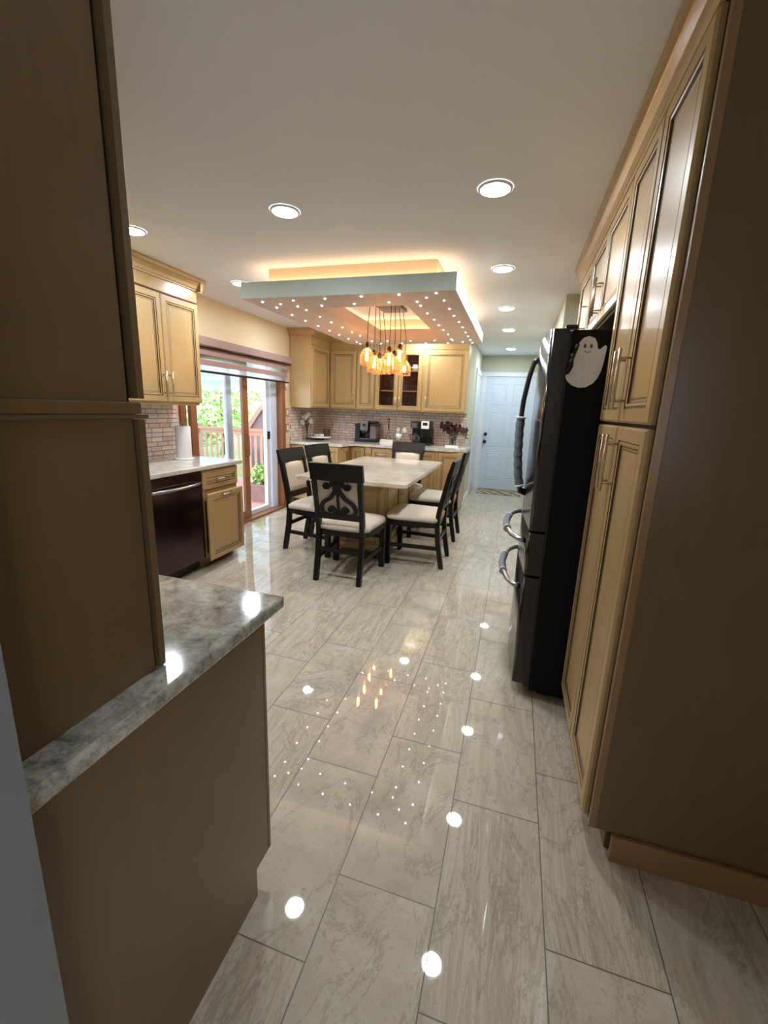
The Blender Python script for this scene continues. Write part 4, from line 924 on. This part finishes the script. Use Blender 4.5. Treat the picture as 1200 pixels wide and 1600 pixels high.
def make_chair(label):
    t = thing('dining_chair', label, 'chair', (0, 0, 0), group='upholstered dining chairs around the table')
    for s in (-1, 1):   # back leg and post in one sweep
        b = B(); rows = []
        for z in (0, .06, .12, .18, .25, .32, .40, .46, .52, .60, .70, .80, .90):
            y = back_y(z); hw = .019; hd = .022 if z > .02 else .019; x = s*.192
            rows.append([b.v((x-hw, y-hd, z)), b.v((x+hw, y-hd, z)), b.v((x+hw, y+hd, z)), b.v((x-hw, y+hd, z))])
        for a, c in zip(rows, rows[1:]):
            for k in range(4): b.f([a[k], a[(k+1)%4], c[(k+1)%4], c[k]])
        b.f(rows[0][::-1]); b.f(rows[-1]); b.obj('back_leg', BLK, t)
    for s in (-1, 1):
        b = B(); b.box(s*.228-.024, .475, 0, s*.228+.024, .523, .41, bev=.004); b.obj('front_leg', BLK, t)
    # curved top rail
    b = B(); n = 10; rows = []
    for i in range(n+1):
        u = -1+2*i/n; x = u*.222; c = .018*(1-u*u)
        rows.append([b.v((x, back_y(z)-c+dy, z+.004*(1-u*u)*(z > .95))) for z, dy in ((.865, -.022), (1.0, -.020), (1.004, .008), (.87, .020))])
    for a, c in zip(rows, rows[1:]):
        for k in range(4): b.f([a[k], a[(k+1)%4], c[(k+1)%4], c[k]])
    b.f(rows[0][::-1]); b.f(rows[-1]); b.obj('top_rail', BLK, t)
    b = B()
    rows = []
    for x in (-.175, .175): rows.append([b.v((x, back_y(z)+dy, z)) for z, dy in ((.535, -.018), (.585, -.018), (.585, .018), (.535, .018))])
    for k in range(4): b.f([rows[0][k], rows[0][(k+1)%4], rows[1][(k+1)%4], rows[1][k]])
    b.f(rows[0][::-1]); b.f(rows[1]); b.obj('lower_rail', BLK, t)
    # upholstered back pad, crowned towards the sitter
    b = B(); g = []; nx, nz = 8, 10
    for j in range(nz+1):
        row = []
        for i in range(nx+1):
            u = -1+2*i/nx; v = -1+2*j/nz; z = .725+v*.148; x = u*.176; pf = .016*(1-abs(u)**4)*(1-abs(v)**4)
            row.append((x, z, pf))
        g.append(row)
    F_ = [[b.v((x, back_y(z)+.004+pf, z)) for x, z, pf in r] for r in g]; K_ = [[b.v((x, back_y(z)-.006, z)) for x, z, pf in r] for r in g]
    for j in range(nz):
        for i in range(nx):
            b.f([F_[j][i], F_[j][i+1], F_[j+1][i+1], F_[j+1][i]], 0, True); b.f([K_[j][i], K_[j+1][i], K_[j+1][i+1], K_[j][i+1]], 0, False)
    for j in range(nz):
        for i in (0, nx): b.f([F_[j][i], F_[j+1][i], K_[j+1][i], K_[j][i]])
    for i in range(nx):
        for j in (0, nz): b.f([F_[j][i], F_[j][i+1], K_[j][i+1], K_[j][i]])
    b.obj('back_pad', FAB, t)
    # scroll fretwork at the rear
    b = B(); ya, yb = -.026, -.008
    for s in (-1, 1):
        q = lambda L: [(s*x, z) for x, z in L]
        sweep_strip(b, q([(.098, .838), (.080, .806), (.058, .822), (.040, .850), (.022, .822), (.020, .780), (.044, .742), (.060, .722), (.082, .706), (.124, .680), (.147, .636), (.136, .592), (.084, .570), (.040, .578), (.028, .604), (.040, .636), (.066, .642), (.078, .622)]),
                    [.018, .026, .026, .030, .034, .034, .034, .032, .034, .034, .034, .032, .030, .028, .024, .024, .022, .016], ya, yb)
        disc(b, s*.092, .818, .027, ya-.001, yb); disc(b, s*.066, .622, .025, ya-.001, yb)
        sweep_strip(b, q([(.006, .56), (.020, .580), (.030, .600)]), [.014, .012, .008], ya, yb)
    sweep_strip(b, [(0, .56), (0, .70), (0, .875)], [.019, .018, .019], ya, yb)
    b.obj('scroll_fretwork', BLK, t)
    # apron
    b = B(); out = [(-.20, .045), (.20, .045), (.236, .16), (.252, .32), (.252, .46), (.215, .515), (.12, .535), (0, .54), (-.12, .535), (-.215, .515), (-.252, .46), (-.252, .32), (-.236, .16)]
    b.prism(out, .385, .438, bev=.003); b.obj('seat_frame', BLK, t)
    # cushion: domed, waterfall front
    b = B(); cx_, cy_ = 0, .29; n = len(out)
    def cr(L, m):
        r = []
        for i in range(n):
            p0, p1, p2, p3 = (Vector(L[(i+k-1) % n]) for k in range(4))
            for k in range(m):
                tt = k/m; r.append(.5*((2*p1)+(-p0+p2)*tt+(2*p0-5*p1+4*p2-p3)*tt*tt+(-p0+3*p1-3*p2+p3)*tt**3))
        return r
    ed = cr([(x*1.02, .29+(y-.29)*1.02+.004) for x, y in out], 3); rings_ = []
    for sc2, z in ((.97, .4385), (1.0, .447), (1.01, .462), (.985, .476), (.93, .487), (.80, .497), (.55, .506), (.25, .510)):
        rings_.append([b.v((x*sc2, cy_+(y-cy_)*sc2, z)) for x, y in ed])
    for a, c in zip(rings_, rings_[1:]):
        m = len(a)
        for k in range(m): b.f([a[k], a[(k+1)%m], c[(k+1)%m], c[k]], 0, True)
    b.f(rings_[0][::-1], 0); b.f(rings_[-1], 0, True); b.obj('seat_cushion', FAB, t)
    for s in (-1, 1):
        b = B(); M_ = [(s*.196, .03, .19), (s*.226, .49, .19)]; b.box(0, 0, 0, .001, .001, .001); b.bm.clear()
        a = [b.v((M_[0][0]+dx, M_[0][1], .19+dz)) for dx, dz in ((-.010, -.017), (.010, -.017), (.010, .017), (-.010, .017))]; c = [b.v((M_[1][0]+dx, M_[1][1], .19+dz)) for dx, dz in ((-.010, -.017), (.010, -.017), (.010, .017), (-.010, .017))]
        for k in range(4): b.f([a[k], a[(k+1)%4], c[(k+1)%4], c[k]])
        b.f(a[::-1]); b.f(c); b.obj('stretcher', BLK, t)
    B().box(-.19, .02, .252, .19, .040, .288).obj('stretcher', BLK, t)
    B().box(-.22, .49, .275, .22, .510, .308).obj('stretcher', BLK, t)
    return t
GP_ = 'upholstered dining chairs around the table'
ch = make_chair('dark dining chair in front, its carved scroll back facing the camera')
spots = [((-.548, 3.905), 90, 'dark dining chair on the right side of the table, nearer the camera'),
         ((-.556, 4.80), 90, 'dark dining chair on the right side of the table, farther back'),
         ((-2.112, 3.87), -94.4, 'dark dining chair on the patio-door side of the table, nearer the camera'),
         ((-2.105, 4.46), -98.5, 'dark dining chair on the patio-door side of the table, farther back'),
         ((-1.34, 5.47), 180, 'greyish dark dining chair at the far end of the table')]
for (x, y), a, lb in spots: dup(ch, (x, y, 0), R(a), lb)
ch.location = (-1.298, 3.068, 0); ch.rotation_euler = (0, 0, R(0))
